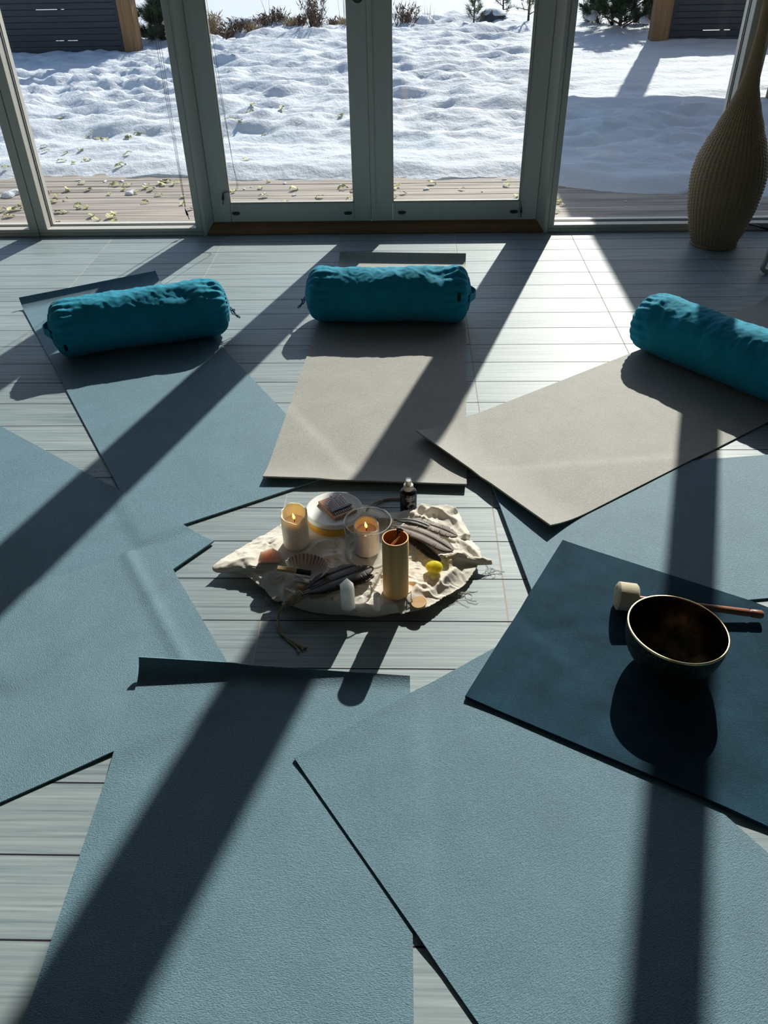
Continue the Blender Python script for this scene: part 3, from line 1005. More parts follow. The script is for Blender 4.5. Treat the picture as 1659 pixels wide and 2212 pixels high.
# ================================================================ BOLSTERS
TEAL = cloth_mat('turquoise_cotton', (0.004, 0.29, 0.44), 0.0, rough=0.8, var=0.12, sheen=0.12)
def bolster(cx, cy, L, rz, label, seed, tag_side, handle_side, loop_side, dents=(), z0=0.006):
    R_ = 0.106
    root = empty('bolster', (cx, cy, z0), rz, label=label, cat='bolster', group=None)
    m = MB()
    prof = []
    ec = 0.055
    for t in (0.0, 0.12, 0.25, 0.4, 0.55, 0.7, 0.82, 0.9): prof.append((0.006 + 0.004 * t - 0.010 * (1 - t), 0.010 + (R_ - ec) * t * 1.0))
    for k in range(1, 11):
        a = k / 11 * PI / 2
        prof.append((0.012 + ec * (1 - math.cos(a)), R_ - ec + ec * math.sin(a)))
    half = prof[:]
    nmid = 110
    full = [(x, r) for x, r in half]
    for i in range(nmid + 1):
        full.append((0.012 + ec + (L - 2 * (0.012 + ec)) * i / nmid, R_))
    for x, r in half[::-1]: full.append((L - x, r))
    n = 120
    rows = []
    for (x, r) in full:
        row = []
        ew = 1 - sst(0.02, 0.16, min(x, L - x))
        for k in range(n):
            th = 2 * PI * k / n   # 0 = +y, PI/2 = up
            upw = max(0, math.sin(th)) ** 0.6
            c_, s_ = math.cos(th), math.sin(th)
            w = 0.0
            side = abs(c_)
            w += (0.0035 * noise.noise(Vector((x * 30 + seed, th * 1.3, seed))) + 0.0045 * noise.noise(Vector((x * 11, th * 1.7 + seed, 2.0)))) * (0.35 + 0.65 * upw)
            w += 0.008 * noise.noise(Vector((x * 5 + seed, c_ * 1.2, s_ * 1.2)))
            w += 0.0040 * max(0, 0.5 - abs(noise.noise(Vector((x * 20 - th * 2.2 + seed, th * 2.4 + x * 6, 15.0)))) * 2.6) * (0.3 + 0.7 * upw)
            w += 0.0022 * (1 - abs(noise.noise(Vector((x * 42 + th * 2 + seed, th * 3.0, 5.0)))) * 2) * (0.25 + 0.75 * upw)
            w += ew * (0.0038 * math.sin(21 * th + 2 * noise.noise(Vector((x * 8, th, seed)))) + 0.004 * noise.noise(Vector((x * 25, th * 5, seed + 3))))
            for (dx, dth, amp, sx, sth) in dents:
                w += amp * math.exp(-((x - dx) / sx) ** 2 - ((th - dth) / sth) ** 2)
            rr = max(0.004, r + w * min(1, r / 0.05))
            yy, zz = rr * c_, rr * s_ + R_
            if zz < 0.004: zz = 0.004 + (zz - 0.004) * 0.05
            if x < 0.03 or x > L - 0.03:
                pass
            row.append(len(m.v)); m.v.append((x - L / 2, yy, max(0.0008, zz)))
        rows.append(row)
    for a, b in zip(rows, rows[1:]):
        for k in range(n):
            k2 = (k + 1) % n
            m.f.append((a[k], a[k2], b[k2], b[k]))
    m.f.append(tuple(rows[0])); m.f.append(tuple(rows[-1][::-1]))
    m.build('cover', TEAL, root, angle=180)
    # drawstring toggle and loops
    s = loop_side
    x = s * (L / 2 - 0.004)
    m = MB()
    for a in range(3):
        pts = []
        rad = (0.022, 0.030, 0.016)[a]
        for k in range(17):
            t = 2 * PI * k / 16
            pts.append((x + s * (0.010 + rad * (1 - math.cos(t)) * 0.55), (a - 1) * 0.012 + rad * 0.35 * math.sin(t), R_ - 0.02 - rad * 0.9 * (1 - math.cos(t)) * (0.7 if a != 2 else 0.3) + 0.006 * math.sin(t * 2)))
        m.tube(pts, 0.0018, 6, False)
    m.build('drawstring', TEAL_CORD, root)
    s = handle_side
    m = MB()
    nseg = 14
    prev = None
    for k in range(nseg + 1):
        t = k / nseg
        a = -0.9 + 1.8 * t
        y0 = 0.078 * math.sin(a)
        x0 = s * (L / 2 - 0.006 + 0.026 * math.cos(a * 1.55) ** 2)
        for dz in (-0.014, 0.014):
            m.v.append((x0, y0, R_ + dz + 0.004)); m.v.append((x0 - s * 0.003, y0, R_ + dz + 0.004))
    for k in range(nseg):
        a = 4 * k
        m.f += [(a, a + 4, a + 6, a + 2), (a + 1, a + 3, a + 7, a + 5), (a, a + 1, a + 5, a + 4), (a + 2, a + 6, a + 7, a + 3)]
    m.f += [(0, 2, 3, 1), (4 * nseg, 4 * nseg + 1, 4 * nseg + 3, 4 * nseg + 2)]
    m.build('carry_strap', TEAL, root)
    # sewn tag on the face towards the room
    s = tag_side
    m = MB()
    if s:
        a = math.radians(-160 if s[1] < 0 else -196)
        xx = s[0] * (L / 2 - 0.052)
        rr = R_ + 0.0035
        p = [(xx, rr * math.cos(a - 0.14), R_ + rr * math.sin(a - 0.14)), (xx, rr * math.cos(a + 0.14), R_ + rr * math.sin(a + 0.14))]
        m.add([(p[0][0] - 0.006, p[0][1], p[0][2]), (p[0][0] + 0.006, p[0][1], p[0][2]), (p[1][0] + 0.006, p[1][1], p[1][2]), (p[1][0] - 0.006, p[1][1], p[1][2]),
               (p[0][0] - 0.006, p[0][1] + .002, p[0][2]), (p[0][0] + 0.006, p[0][1] + .002, p[0][2]), (p[1][0] + 0.006, p[1][1] + .002, p[1][2]), (p[1][0] - 0.006, p[1][1] + .002, p[1][2])],
              [(0, 1, 2, 3), (4, 7, 6, 5), (0, 4, 5, 1), (1, 5, 6, 2), (2, 6, 7, 3), (3, 7, 4, 0)])
        m.build('sewn_tag', M['black'], root, smooth=False)
    return root
TEAL_CORD = plain('blue_cord', (0.01, 0.10, 0.22), 0.6)
bolster(-0.080, 3.124, 0.668, math.radians(-0.8), 'turquoise bolster lying across the middle grey mat', 1, (1, 1), 1, -1,
        dents=((0.545, 1.75, -0.016, 0.045, 0.40), (0.60, 1.5, 0.006, 0.05, 0.5), (0.07, 1.6, 0.006, 0.05, 0.6)))
bolster(-1.035, 2.912, 0.680, math.radians(19.0), 'turquoise bolster lying across the upper left blue mat', 2, (-1, -1), -1, 1,
        dents=((0.50, 2.1, -0.014, 0.06, 0.35), (0.56, 1.4, 0.008, 0.06, 0.6), (0.13, 2.3, -0.006, 0.05, 0.4), (0.62, 1.8, -0.008, 0.02, 0.3)))
pa, pb = G(1398, 690, 0.112), G(1659, 790, 0.112)
ax = V2(pb - pa).normalized()
rc = V2(pa) - ax * 0.035 + ax * 0.34
bolster(rc.x, rc.y, 0.68, math.atan2(ax.y, ax.x), 'turquoise bolster cut by the right edge, lying on the right grey mat', 3, None, 1, 1,
        dents=((0.06, 1.8, -0.014, 0.03, 0.5), (0.10, 2.1, 0.008, 0.05, 0.5)))

# ================================================================ WICKER FLOOR LAMP
M['wicker'] = plain('brown_wicker', (0.38, 0.25, 0.14), 0.5, 0.35, var=0.15, vscale=4)
M['wicker_in'] = plain('dark_wicker_core', (0.05, 0.03, 0.018), 0.8, 0.2)
LX, LY = 1.5147, 4.022
def lampr(z):
    P = [(0.0, 0.104), (0.03, 0.112), (0.088, 0.134), (0.194, 0.158), (0.28, 0.168), (0.33, 0.169), (0.40, 0.158), (0.47, 0.132), (0.53, 0.104), (0.618, 0.070), (0.66, 0.054), (0.704, 0.041), (0.76, 0.032), (0.814, 0.027), (0.922, 0.0215), (1.024, 0.022), (1.15, 0.030), (1.25, 0.045), (1.32, 0.052)]
    for (a, ra), (b, rb) in zip(P, P[1:]):
        if z <= b:
            t = (z - a) / (b - a)
            return ra + (rb - ra) * (t * t * (3 - 2 * t) * 0.4 + t * 0.6)
    return P[-1][1]
lamp = empty('wicker_floor_lamp', (LX, LY, 0), label='tall bottle shaped woven wicker floor lamp standing by the right window', cat='lamp')
m = MB()
NS = 44
nz = 180; n = NS * 6
rows = []
zrow = 1.32 / nz
for j in range(nz * 4 + 1):
    z = 1.32 * j / (nz * 4)
    row = []
    R0 = lampr(z)
    amp = 0.0036 * min(1, R0 / 0.08)
    for k in range(n):
        th = 2 * PI * k / n
        # over-under weave around the stakes
        ph = math.cos(th * NS / 2 + PI * (j // 4))
        pr = (-0.8, 0.35, 0.6, 0.35)[j % 4]
        r = R0 + amp * (0.35 * ph * (pr > 0) + 0.55 * pr + 1.25 * abs(math.cos(th * NS / 2)) ** 0.7 - 0.8)
        row.append(len(m.v)); m.v.append((r * math.cos(th), r * math.sin(th), z))
    rows.append(row)
for a, b in zip(rows, rows[1:]):
    for k in range(n):
        k2 = (k + 1) % n
        m.f.append((a[k], a[k2], b[k2], b[k]))
m.f.append(tuple(rows[0][::-1])); m.f.append(tuple(rows[-1]))
m.build('woven_body', M['wicker'], lamp, angle=180)
m = MB()
for k in range(2):
    R0 = 0.106
    pts = [(math.cos(t * 2 * PI / 60) * (R0 + 0.003 * math.sin(t * 2.1 + k * PI)), math.sin(t * 2 * PI / 60) * (R0 + 0.003 * math.sin(t * 2.1 + k * PI)), 0.006 + 0.003 * math.cos(t * 2.1 + k * PI)) for t in range(61)]
    m.tube(pts, 0.0045, 6, False)
m.build('braided_base', M['wicker'], lamp)
m = MB()
c0 = Vector((LX, LY, 0))
pts = [Vector((LX + 0.10, LY + 0.08, 0.045)), AY(1612, 484, 4.17), AY(1632, 487, 4.17), G(1650, 493, 0.012), G(1675, 499, 0.005), G(1720, 504, 0.005)]
m.tube([p - c0 for p in pts], 0.0042, 8)
m.build('power_cable', M['black'], lamp)

# ================================================================ RATTAN CHAIR (only a leg shows)
M['rattan'] = plain('pale_rattan', (0.50, 0.50, 0.44), 0.4, 0.4, var=0.12, vscale=12, coat=0.2)
M['bind'] = plain('grey_binding', (0.14, 0.13, 0.125), 0.6, var=0.3, vscale=50)
q0 = G(1650, 586, 0.012)
chair = empty('rattan_chair', (q0.x + 0.212, q0.y, 0), label='pale bentwood rattan chair of which only a looped leg shows at the right edge', cat='chair')
def hoop(yoff):
    m = MB()
    pts = []
    # down the front, tight curve on the floor, up to the back
    for k in range(9): pts.append((-0.195 + 0.055 * (8 - k) / 8 * 1.0, yoff, 0.40 - 0.36 * k / 8))
    pts = [(-0.170 - 0.055 * (1 - (z / 0.40)), y_, z) for (_, y_, z) in pts]
    for k in range(1, 10):
        a = PI + k / 10 * PI * 0.72
        pts.append((-0.196 + 0.028 * math.cos(a), yoff, 0.040 + 0.028 * math.sin(a)))
    for k in range(1, 9): pts.append((-0.176 + 0.30 * k / 8, yoff, 0.030 + 0.36 * (k / 8) ** 0.9))
    m.tube(pts, 0.0115, 12)
    leg = m.build('leg', M['rattan'], chair)
    m = MB()
    pts2 = []
    for k in range(60):
        t = k / 59
        z = 0.125 + 0.03 * t
        xx = -0.170 - 0.055 * (1 - z / 0.40)
        a = t * 2 * PI * 6
        pts2.append((xx + 0.0125 * math.cos(a), yoff + 0.0125 * math.sin(a), z))
    m.tube(pts2, 0.0022, 5)
    m.build('binding', M['bind'], leg)
hoop(0.0); hoop(-0.46)
m = MB()
m.tube([(0.11 * math.cos(t) * 1.7, -0.23 + 0.25 * math.sin(t), 0.40) for t in [2 * PI * k / 40 for k in range(41)]], 0.012, 10, False)
m.build('seat_frame', M['rattan'], chair)
m = MB()
m.lathe([(0, 0.0), (0.16, 0.0), (0.17, 0.012), (0.16, 0.02), (0, 0.024)], 40)
o = m.build('seat', M['rattan'], chair); o.location = (0, -0.23, 0.395); o.scale = (1.0, 1.35, 1)

# ================================================================ CLOTH
LINEN = cloth_mat('cream_muslin', (0.93, 0.88, 0.79), 0.16, (0.9, 0.72, 0.48), 0.9, 1200, 0.03, 0.1)
PZ = 0.036
cc = V2(G(782, 1215, PZ))
EDGE = [(458, 1228, .026), (472, 1214, .028), (505, 1193, .022), (540, 1174, .016), (575, 1154, .016), (612, 1132, .016), (650, 1108, .012), (690, 1090, .012), (740, 1088, .012), (790, 1092, .012), (835, 1112, .02), (865, 1107, .034), (897, 1103, .040),
        (912, 1091, .052), (935, 1095, .036), (962, 1090, .034), (984, 1096, .026), (991, 1108, .010), (998, 1128, .020), (1016, 1158, .022), (1016, 1168, .008), (1036, 1186, .022), (1062, 1208, .024), (1063, 1222, .012), (1040, 1216, .012), (1032, 1222, .014), (1020, 1242, .016), (1002, 1266, .014), (990, 1274, .016), (962, 1288, .020), (925, 1311, .025),
        (885, 1322, .020), (845, 1331, .010), (800, 1339, .003), (770, 1336, .003), (740, 1333, .003), (690, 1330, .003), (650, 1322, .003), (612, 1306, .008), (590, 1296, .014), (572, 1275, .016), (548, 1256, .018), (530, 1240, .020), (505, 1238, .018), (478, 1242, .016), (462, 1238, .018)]
EP = []
for px, py, z in EDGE:
    p = V2(G(px, py, z)) - cc
    EP.append((math.atan2(p.y, p.x), p.length, z, 1.0 if (px < 860 and py > 1300) else 0.0))
EP.sort()
def edge_at(th):
    th = (th + PI) % (2 * PI) - PI
    n = len(EP)
    for i in range(n):
        a, b = EP[i], EP[(i + 1) % n]
        b0 = b[0] + (2 * PI if i == n - 1 else 0)
        t0 = th + (2 * PI if (i == n - 1 and th < a[0]) else 0)
        if a[0] <= t0 <= b0:
            t = (t0 - a[0]) / max(1e-6, b0 - a[0])
            return tuple(a[q] + (b[q] - a[q]) * t for q in (1, 2, 3))
    return EP[0][1:]
FOLDS = []  # (p0, p1, amp, sigma)
def fold(x0, y0, x1, y1, amp, sg): FOLDS.append((V2(G(x0, y0, PZ)), V2(G(x1, y1, PZ)), amp, sg))
fold(660, 1200, 735, 1165, 0.016, 0.012); fold(735, 1165, 748, 1212, 0.012, 0.010); fold(690, 1215, 735, 1200, 0.008, 0.008)
fold(885, 1112, 962, 1160, 0.022, 0.012); fold(912, 1104, 985, 1122, 0.026, 0.012); fold(985, 1122, 1012, 1160, 0.016, 0.010)
fold(992, 1163, 1050, 1206, 0.020, 0.010); fold(975, 1215, 1010, 1200, 0.016, 0.012); fold(950, 1262, 985, 1228, 0.016, 0.009)
fold(612, 1268, 620, 1300, 0.014, 0.009); fold(540, 1225, 585, 1262, 0.010, 0.008); fold(500, 1215, 560, 1205, 0.007, 0.01)
fold(560, 1180, 600, 1160, 0.005, 0.008); fold(860, 1255, 925, 1268, 0.005, 0.006); fold(870, 1215, 900, 1200, 0.006, 0.006)
fold(900, 1290, 955, 1262, 0.006, 0.008); fold(680, 1298, 735, 1285, 0.006, 0.010)
def seg_d(p, a, b):
    ab = b - a
    t = max(0, min(1, (p - a).dot(ab) / max(1e-9, ab.length_squared)))
    return (p - a - ab * t).length, t
def wr(x, y):
    w = 0.0
    n1 = noise.noise(Vector((x * 16, y * 22, 1.0)))
    n2 = 1 - abs(noise.noise(Vector((x * 26 + 3, y * 20, 4.0)))) * 2.2
    n3 = noise.noise(Vector((x * 60, y * 60, 8.0)))
    q_ = Vector((x + 0.03 * n1, y + 0.02 * n3, 0))
    r1 = abs(noise.noise(Vector((q_.x * 9 + q_.y * 7 + 5, q_.y * 13 - q_.x * 4, 31.0))))
    r2 = abs(noise.noise(Vector((q_.x * 24 - q_.y * 14, q_.y * 26 + q_.x * 9, 12.0))))
    r3 = abs(noise.noise(Vector((q_.x * 50 + q_.y * 20, q_.y * 44, 9.0))))
    w = 0.0030 * n1 + 0.0085 * max(0, 0.6 - r1 * 2.6) + 0.0038 * max(0, 0.6 - r2 * 2.6) + 0.0014 * (0.5 - r3 * 2)
    p = Vector((x, y))
    for a, b, amp, sg in FOLDS:
        d, t = seg_d(p, a, b)
        w += amp * math.exp(-abs(d / sg) ** 1.5) * (0.6 + 0.4 * math.sin(PI * t))
    return w
FLAT = []   # bases of the things standing on the cloth: (x, y, r)
for px, py, r in ((640, 1176, .040), (798, 1193, .065), (855, 1278, .036), (752, 1312, .024), (815, 1316, .013), (938, 1230, .022), (584, 1212, .034), (905, 1296, .020), (722, 1128, .08)):
    p = V2(G(px, py, PZ)); FLAT.append((p.x, p.y, r))
def cloth_z(x, y, th=None, t=None):
    if th is None:
        q = Vector((x, y)) - cc
        th = math.atan2(q.y, q.x)
        t = q.length / edge_at(th)[0]
    R_, ze, fr = edge_at(th)
    s0 = 0.86 if fr > 0.5 else 0.74
    s1 = 1.0
    w = wr(x, y)
    for fx, fy, r in FLAT:
        d = math.hypot(x - fx, y - fy)
        w *= sst(r, r + 0.02, d)
    z = PZ + w
    k = sst(s0, s1, t)
    if fr > 0.5:
        k = sst(0.90, 1.0, t)
        return max(0.002, z * (1 - k) + ze * k)
    return max(0.002, (PZ * (1 - k) + ze * k) + w * (1 - 0.5 * k))
m = MB()
NT, NR = 620, 110
rows = []
for j in range(NR + 1):
    t = (j / NR) ** 0.8
    row = []
    for i in range(NT):
        th = -PI + 2 * PI * i / NT
        R_, ze, fr = edge_at(th)
        fray = 0.0
        if t > 0.985 and fr < 0.5: fray = 0.0035 * noise.noise(Vector((th * 60, 2, 1)))
        if fr > 0.5 and t > 0.93: fray = 0.010 * sst(0.97, 1.0, t) * -1
        r = R_ * t + fray * (t > 0.9)
        x, y = cc.x + r * math.cos(th), cc.y + r * math.sin(th)
        z = cloth_z(x, y, th, t)
        row.append(len(m.v)); m.v.append((x, y, z))
        if j == 0: break
    rows.append(row)
for j in range(NR):
    a, b = rows[j], rows[j + 1]
    for i in range(NT):
        i2 = (i + 1) % NT
        if len(a) == 1: m.f.append((a[0], b[i], b[i2]))
        else: m.f.append((a[i], b[i], b[i2], a[i2]))
c3 = Vector((cc.x, cc.y, 0))
m.v = [tuple(Vector(p) - c3) for p in m.v]
cl = m.build('cloth', LINEN, loc=c3, angle=180)
so = cl.modifiers.new('thickness', 'SOLIDIFY'); so.thickness = 0.0008; so.offset = -1
tag(cl, 'crumpled cream muslin cloth on the floor holding candles, feathers and crystals', 'cloth')
M['thread'] = plain('loose_cotton_thread', (0.62, 0.6, 0.54), 0.9)
def threads(px, py, z, n, L, seed):
    rr = random.Random(seed)
    p = G(px, py, z) - c3
    m = MB()
    for k in range(n):
        pts = []
        q = p + Vector((rr.gauss(0, 0.006), rr.gauss(0, 0.003), 0))
        a = rr.uniform(0, 6.28)
        for j in range(16):
            pts.append(q.copy())
            a += rr.uniform(-0.9, 0.9)
            q = q + Vector((math.cos(a) * 0.0035 + 0.0004, math.sin(a) * 0.0028 - 0.0005, 0)) * L
            q.z = max(0.0012, q.z - 0.0016)
        m.tube(pts, 0.0005, 4)
    m.build('fringe', M['thread'], cl)
threads(985, 1278, 0.012, 16, 1.2, 1); threads(576, 1290, 0.012, 7, 0.9, 2); threads(1055, 1226, 0.012, 7, 0.9, 3); threads(550, 1252, 0.014, 5, 0.7, 4)
# ================================================================ THINGS ON THE CLOTH
def zfor(X, Y, py):
    """height above the floor at X, Y that shows at image row py"""
    lo, hi = -0.1, 1.2
    for _ in range(40):
        mid = (lo + hi) / 2
        p = Vector((X, Y, mid)) - EYE
        if H / 2 - F_PX * p.dot(UP) / p.dot(FW) > py: lo = mid
        else: hi = mid
    return (lo + hi) / 2
WAX = wax_mat('ivory_wax', (0.90, 0.86, 0.74))
WAX2 = wax_mat('pale_pink_white_wax', (0.90, 0.80, 0.76))
WICK = plain('burnt_wick', (0.02, 0.014, 0.01), 0.8)
FLAME = emis_mat('flame', (1.0, 0.28, 0.02), (1.0, 0.62, 0.12), 6.0, 0.1, 0.7)
def candle(px, py, r, h, label, wax, rimf, pool, seed, zb=PZ):
    c = G(px, py, zb)
    root = empty('pillar_candle', (c.x, c.y, zb), label=label, cat='candle')
    m = MB()
    def fn(rr, z, th):
        k = sst(h * 0.72, h, z)
        return (rr * (1 + 0.012 * N3((math.cos(th) * 2, math.sin(th) * 2, z * 30 + seed)) + (0.05 * k * N3((math.cos(th) * 3 + seed, math.sin(th) * 3, z * 20)))), z + k * rimf(th))
    def fin(rr, z, th):
        return fn(rr, z, th)
    prof = [(0, 0), (r * 0.93, 0), (r * 0.985, 0.002), (r, 0.006)]
    for k in range(1, 15): prof.append((r, 0.006 + (h - 0.010) * k / 14))
    prof += [(r * 0.985, h - 0.001), (r * 0.94, h), (r * 0.885, h - 0.002)]
    for k in range(1, 7): prof.append((r * (0.86 - 0.02 * k), h - 0.002 - (h - pool) * k / 6.5))
    m.lathe(prof, 72, fn=fn)
    inner = MB()
    inner.lathe([(r * 0.80, pool + 0.001), (r * 0.6, pool - 0.0015), (r * 0.2, pool - 0.002), (0, pool - 0.002)], 48)
    o = len(m.v); m.v += inner.v; m.f += [tuple(i + o for i in f) for f in inner.f]
    m.build('wax', wax, root, angle=180)
    w = MB(); w.tube([(0, 0, pool - 0.002), (0.0006, 0, pool + 0.005), (0.0018, 0, pool + 0.010)], 0.0011, 6)
    w.build('wick', WICK, root)
    f = MB()
    f.lathe([(0, pool + 0.007), (0.0022, pool + 0.009), (0.0034, pool + 0.0125), (0.0030, pool + 0.0165), (0.0018, pool + 0.021), (0.0006, pool + 0.025), (0, pool + 0.027)], 16, fn=lambda rr, z, th: (rr, z))
    f.v = [(x + 0.0015 - (z - pool) * 0.14, y, z) for x, y, z in f.v]
    f.build('flame', FLAME, root)
    return root
candle(641, 1174, 0.0345, 0.101, 'tall ivory pillar candle burning beside the round tin', WAX,
       lambda th: 0.010 * math.exp(-((th - 1.7) / 0.9) ** 2) + 0.009 * math.exp(-((th - 0.25) / 0.35) ** 2) + 0.0015 * math.sin(7 * th) - 0.012 * math.exp(-((th - 5.0) / 0.55) ** 2) - 0.004 * math.exp(-((th - 3.9) / 0.3) ** 2), 0.074, 1)
gc = G(797, 1196, PZ)
candle(793, 1188, 0.0325, 0.083, 'short pale pillar candle burning inside the clear glass cylinder', WAX2,
       lambda th: 0.006 * math.exp(-((th - 1.7) / 1.0) ** 2) - 0.008 * math.exp(-((th - 5.9) / 0.5) ** 2), 0.066, 2, PZ + 0.0065)
gl = MB()
r, h = 0.0605, 0.108
gl.lathe([(0, 0.0), (r - 0.002, 0.0), (r, 0.002), (r, h - 0.001), (r - 0.001, h), (r - 0.0022, h), (r - 0.003, h - 0.001), (r - 0.003, 0.008), (r - 0.006, 0.006), (0, 0.006)], 96)
GL = glass_mat('clear_vessel_glass', (0.99, 0.995, 0.99), 1.5, 0.02, 1.2)
tag(gl.build('glass_cylinder', GL, loc=(gc.x, gc.y, PZ), angle=50), 'clear glass cylinder vase standing around the shorter candle', 'candle holder')

RG, nt, bs = newmat('thick_rim_glass')
bs.inputs['Base Color'].default_value = (0.86, 0.92, 0.93, 1)
bs.inputs['Roughness'].default_value = 0.04
bs.inputs['Transmission Weight'].default_value = 0.75
bs.inputs['IOR'].default_value = 1.45
glo = [o for o in C.objects if o.name.startswith('glass_cylinder')][0]
for nm, zz, rr in (('glass_rim', h, r - 0.0015), ('glass_foot', 0.003, r - 0.0012)):
    m = MB()
    m.tube([(rr * math.cos(2 * PI * k / 96), rr * math.sin(2 * PI * k / 96), zz) for k in range(97)], 0.0017, 8, False)
    m.build(nm, RG, glo)

# round tin with kalimba
tz = 0.028
tcx = G(722, 1098, tz + 0.047)
tin = empty('round_tin', (tcx.x, tcx.y, tz), label='round white lidded tin with golden sides carrying the thumb piano', cat='tin')
R0 = 0.0775
GOLD = plain('golden_tin', (0.85, 0.46, 0.07), 0.4, 0.4, 0.0, var=0.1, vscale=30)
LIDM = plain('matte_white_lid', (0.88, 0.86, 0.83), 0.5, 0.3, var=0.03)
m = MB(); m.lathe([(0, 0), (R0 - 0.006, 0), (R0 - 0.003, 0.003), (R0 - 0.002, 0.006), (R0 - 0.002, 0.0305), (0, 0.0305)], 80); m.build('tin_base', GOLD, tin)
m = MB(); m.lathe([(0, 0.0305), (R0 - 0.0025, 0.0305), (R0 - 0.0015, 0.0315), (R0 - 0.0015, 0.0335), (0, 0.0335)], 80); m.build('rim_band', M['black'], tin)
m = MB(); m.lathe([(0, 0.0335), (R0, 0.0335), (R0 + 0.0006, 0.0345), (R0 + 0.0004, 0.043), (R0 - 0.001, 0.0462), (R0 - 0.004, 0.0474), (R0 - 0.0065, 0.0468), (0, 0.0465)], 80); m.build('lid', LIDM, tin)
kz = tz + 0.0467
KW = plain('kalimba_wood', (0.60, 0.30, 0.14), 0.35, 0.4, var=0.12, vscale=6, stretch=(4, 40, 4), coat=0.3)
STEEL = plain('tine_steel', (0.30, 0.30, 0.32), 0.28, 0.5, 1.0)
k0, k1, k2, k3 = [G(px, py, kz + 0.008) for px, py in ((686, 1084), (737, 1063), (768, 1103), (724, 1119))]
kc = (k0 + k1 + k2 + k3) / 4
ex = ((k1 - k0) + (k2 - k3)).normalized()
rzk = math.atan2(ex.y, ex.x)
wk = ((k1 - k0).length + (k2 - k3).length) / 4
hk = ((k3 - k0).length + (k2 - k1).length) / 4
kal = empty('thumb_piano', (kc.x, kc.y, kz), rzk, label='small wooden thumb piano with metal tines lying on the tin lid', cat='instrument')
m = MB(); m.box(-wk, wk, -hk, hk, 0.0003, 0.0085); m.build('board', KW, kal, smooth=False, bevel=0.002)
lens = [0.26, 0.36, 0.46, 0.60, 0.80, 0.62, 0.74, 0.50, 0.60]
for i in range(9):
    x = -wk * 0.72 + wk * 1.44 * i / 8
    y0 = -hk * 0.78; y1 = y0 + hk * 2 * (0.38 + 0.55 * lens[i])
    m = MB()
    m.prism([(-0.0016, 0), (0.0016, 0), (0.0016, 0.0008), (-0.0016, 0.0008)], 0, 1, lambda p, t: (x + p[0], y0 + (y1 - y0) * t, 0.0105 + p[1] + 0.006 * t * t))
    m.box(x - 0.0018, x + 0.0018, y1 - 0.006, y1, 0.0168, 0.0178)
    m.build('tine', STEEL, kal, smooth=False)
for yy, rr, zz in ((-0.36, 0.0022, 0.0118), (-0.52, 0.0022, 0.0138)):
    m = MB(); m.tube([(-wk * 0.9, hk * yy, zz), (wk * 0.9, hk * yy, zz)], rr, 10); m.build('bridge_bar', STEEL, kal)

# spray bottle -----------------------------------------------------------
bc = G(882, 1110, 0.0)
bot = empty('spray_bottle', (bc.x, bc.y, 0.0012), label='small black spray bottle with a clear capped white pump behind the cloth', cat='bottle')
zt_ = zfor(bc.x, bc.y, 1036)
zs = zt_ - 0.036
BR = 0.0235
m = MB(); m.lathe([(0, 0), (BR - 0.002, 0), (BR, 0.002), (BR, zs - 0.006), (BR - 0.0015, zs - 0.002), (BR - 0.006, zs + 0.0015), (0.012, zs + 0.003), (0.010, zs + 0.004), (0, zs + 0.004)], 64)
m.build('bottle_body', plain('black_glazed_bottle', (0.008, 0.008, 0.011), 0.18, 0.6), bot)
m = MB(); m.lathe([(0, zs + 0.002), (0.0138, zs + 0.002), (0.0138, zs + 0.017), (0.0128, zs + 0.0185), (0, zs + 0.0185)], 40)
WP = plain('white_pump_plastic', (0.68, 0.66, 0.62), 0.35, 0.5)
m.build('pump_collar', WP, bot)
m = MB(); m.lathe([(0, zs + 0.0185), (0.0075, zs + 0.0185), (0.0075, zs + 0.031), (0.0070, zs + 0.0325), (0, zs + 0.0325)], 32)
m.build('pump_head', WP, bot)
m = MB(); m.lathe([(0.0100, zs + 0.0187), (0.0100, zs + 0.0355), (0.0092, zs + 0.037), (0, zs + 0.0372), (0, zs + 0.0365), (0.0090, zs + 0.036), (0.0094, zs + 0.0187)], 40)
m.build('clear_cap', GL, bot)
INK = plain('white_print', (0.75, 0.75, 0.74), 0.5)
def wraptext(txt, size, z, bold, ang0):
    cu = bpy.data.curves.new('txt', 'FONT')
    cu.body = txt; cu.size = size; cu.align_x = 'CENTER'; cu.extrude = 0.0
    cu.offset = 0.00006 if bold else 0.0
    to = bpy.data.objects.new('txt', cu); C.objects.link(to)
    dg = bpy.context.evaluated_depsgraph_get()
    me = bpy.data.meshes.new_from_object(to.evaluated_get(dg))
    bpy.data.objects.remove(to)
    rr = BR + 0.00025
    for v in me.vertices:
        a = -PI / 2 + ang0 + v.co.x / rr
        v.co = Vector((rr * math.cos(a), rr * math.sin(a), z + v.co.y))
    me.materials.clear(); me.materials.append(INK)
    o = bpy.data.objects.new('printed_text', me); C.objects.link(o); o.parent = bot
wraptext('LOUSHEALING', 0.0044, zs - 0.0155, False, 0.28)
wraptext('INNER PEACE', 0.0038, zs - 0.0225, True, 0.32)
m = MB()
for k in range(9):
    a = PI * (k + 0.5) / 9
    for s0_, s1_ in ((0.0085, 0.0135),):
        w0 = 0.00055; w1 = 0.0011
        pts = []
        for (rd, w) in ((s0_, w0), (s1_, w1)):
            for sg in (-1, 1):
                lx = rd * math.cos(a) - sg * w * math.sin(a); lz = rd * math.sin(a) + sg * w * math.cos(a)
                th = -PI / 2 + 0.42 + lx / (BR + 0.0003)
                pts.append(((BR + 0.0003) * math.cos(th), (BR + 0.0003) * math.sin(th), zs - 0.043 + lz))
        m.add(pts, [(0, 1, 3, 2)])
m.build('printed_sun_rays', INK, bot, smooth=False)

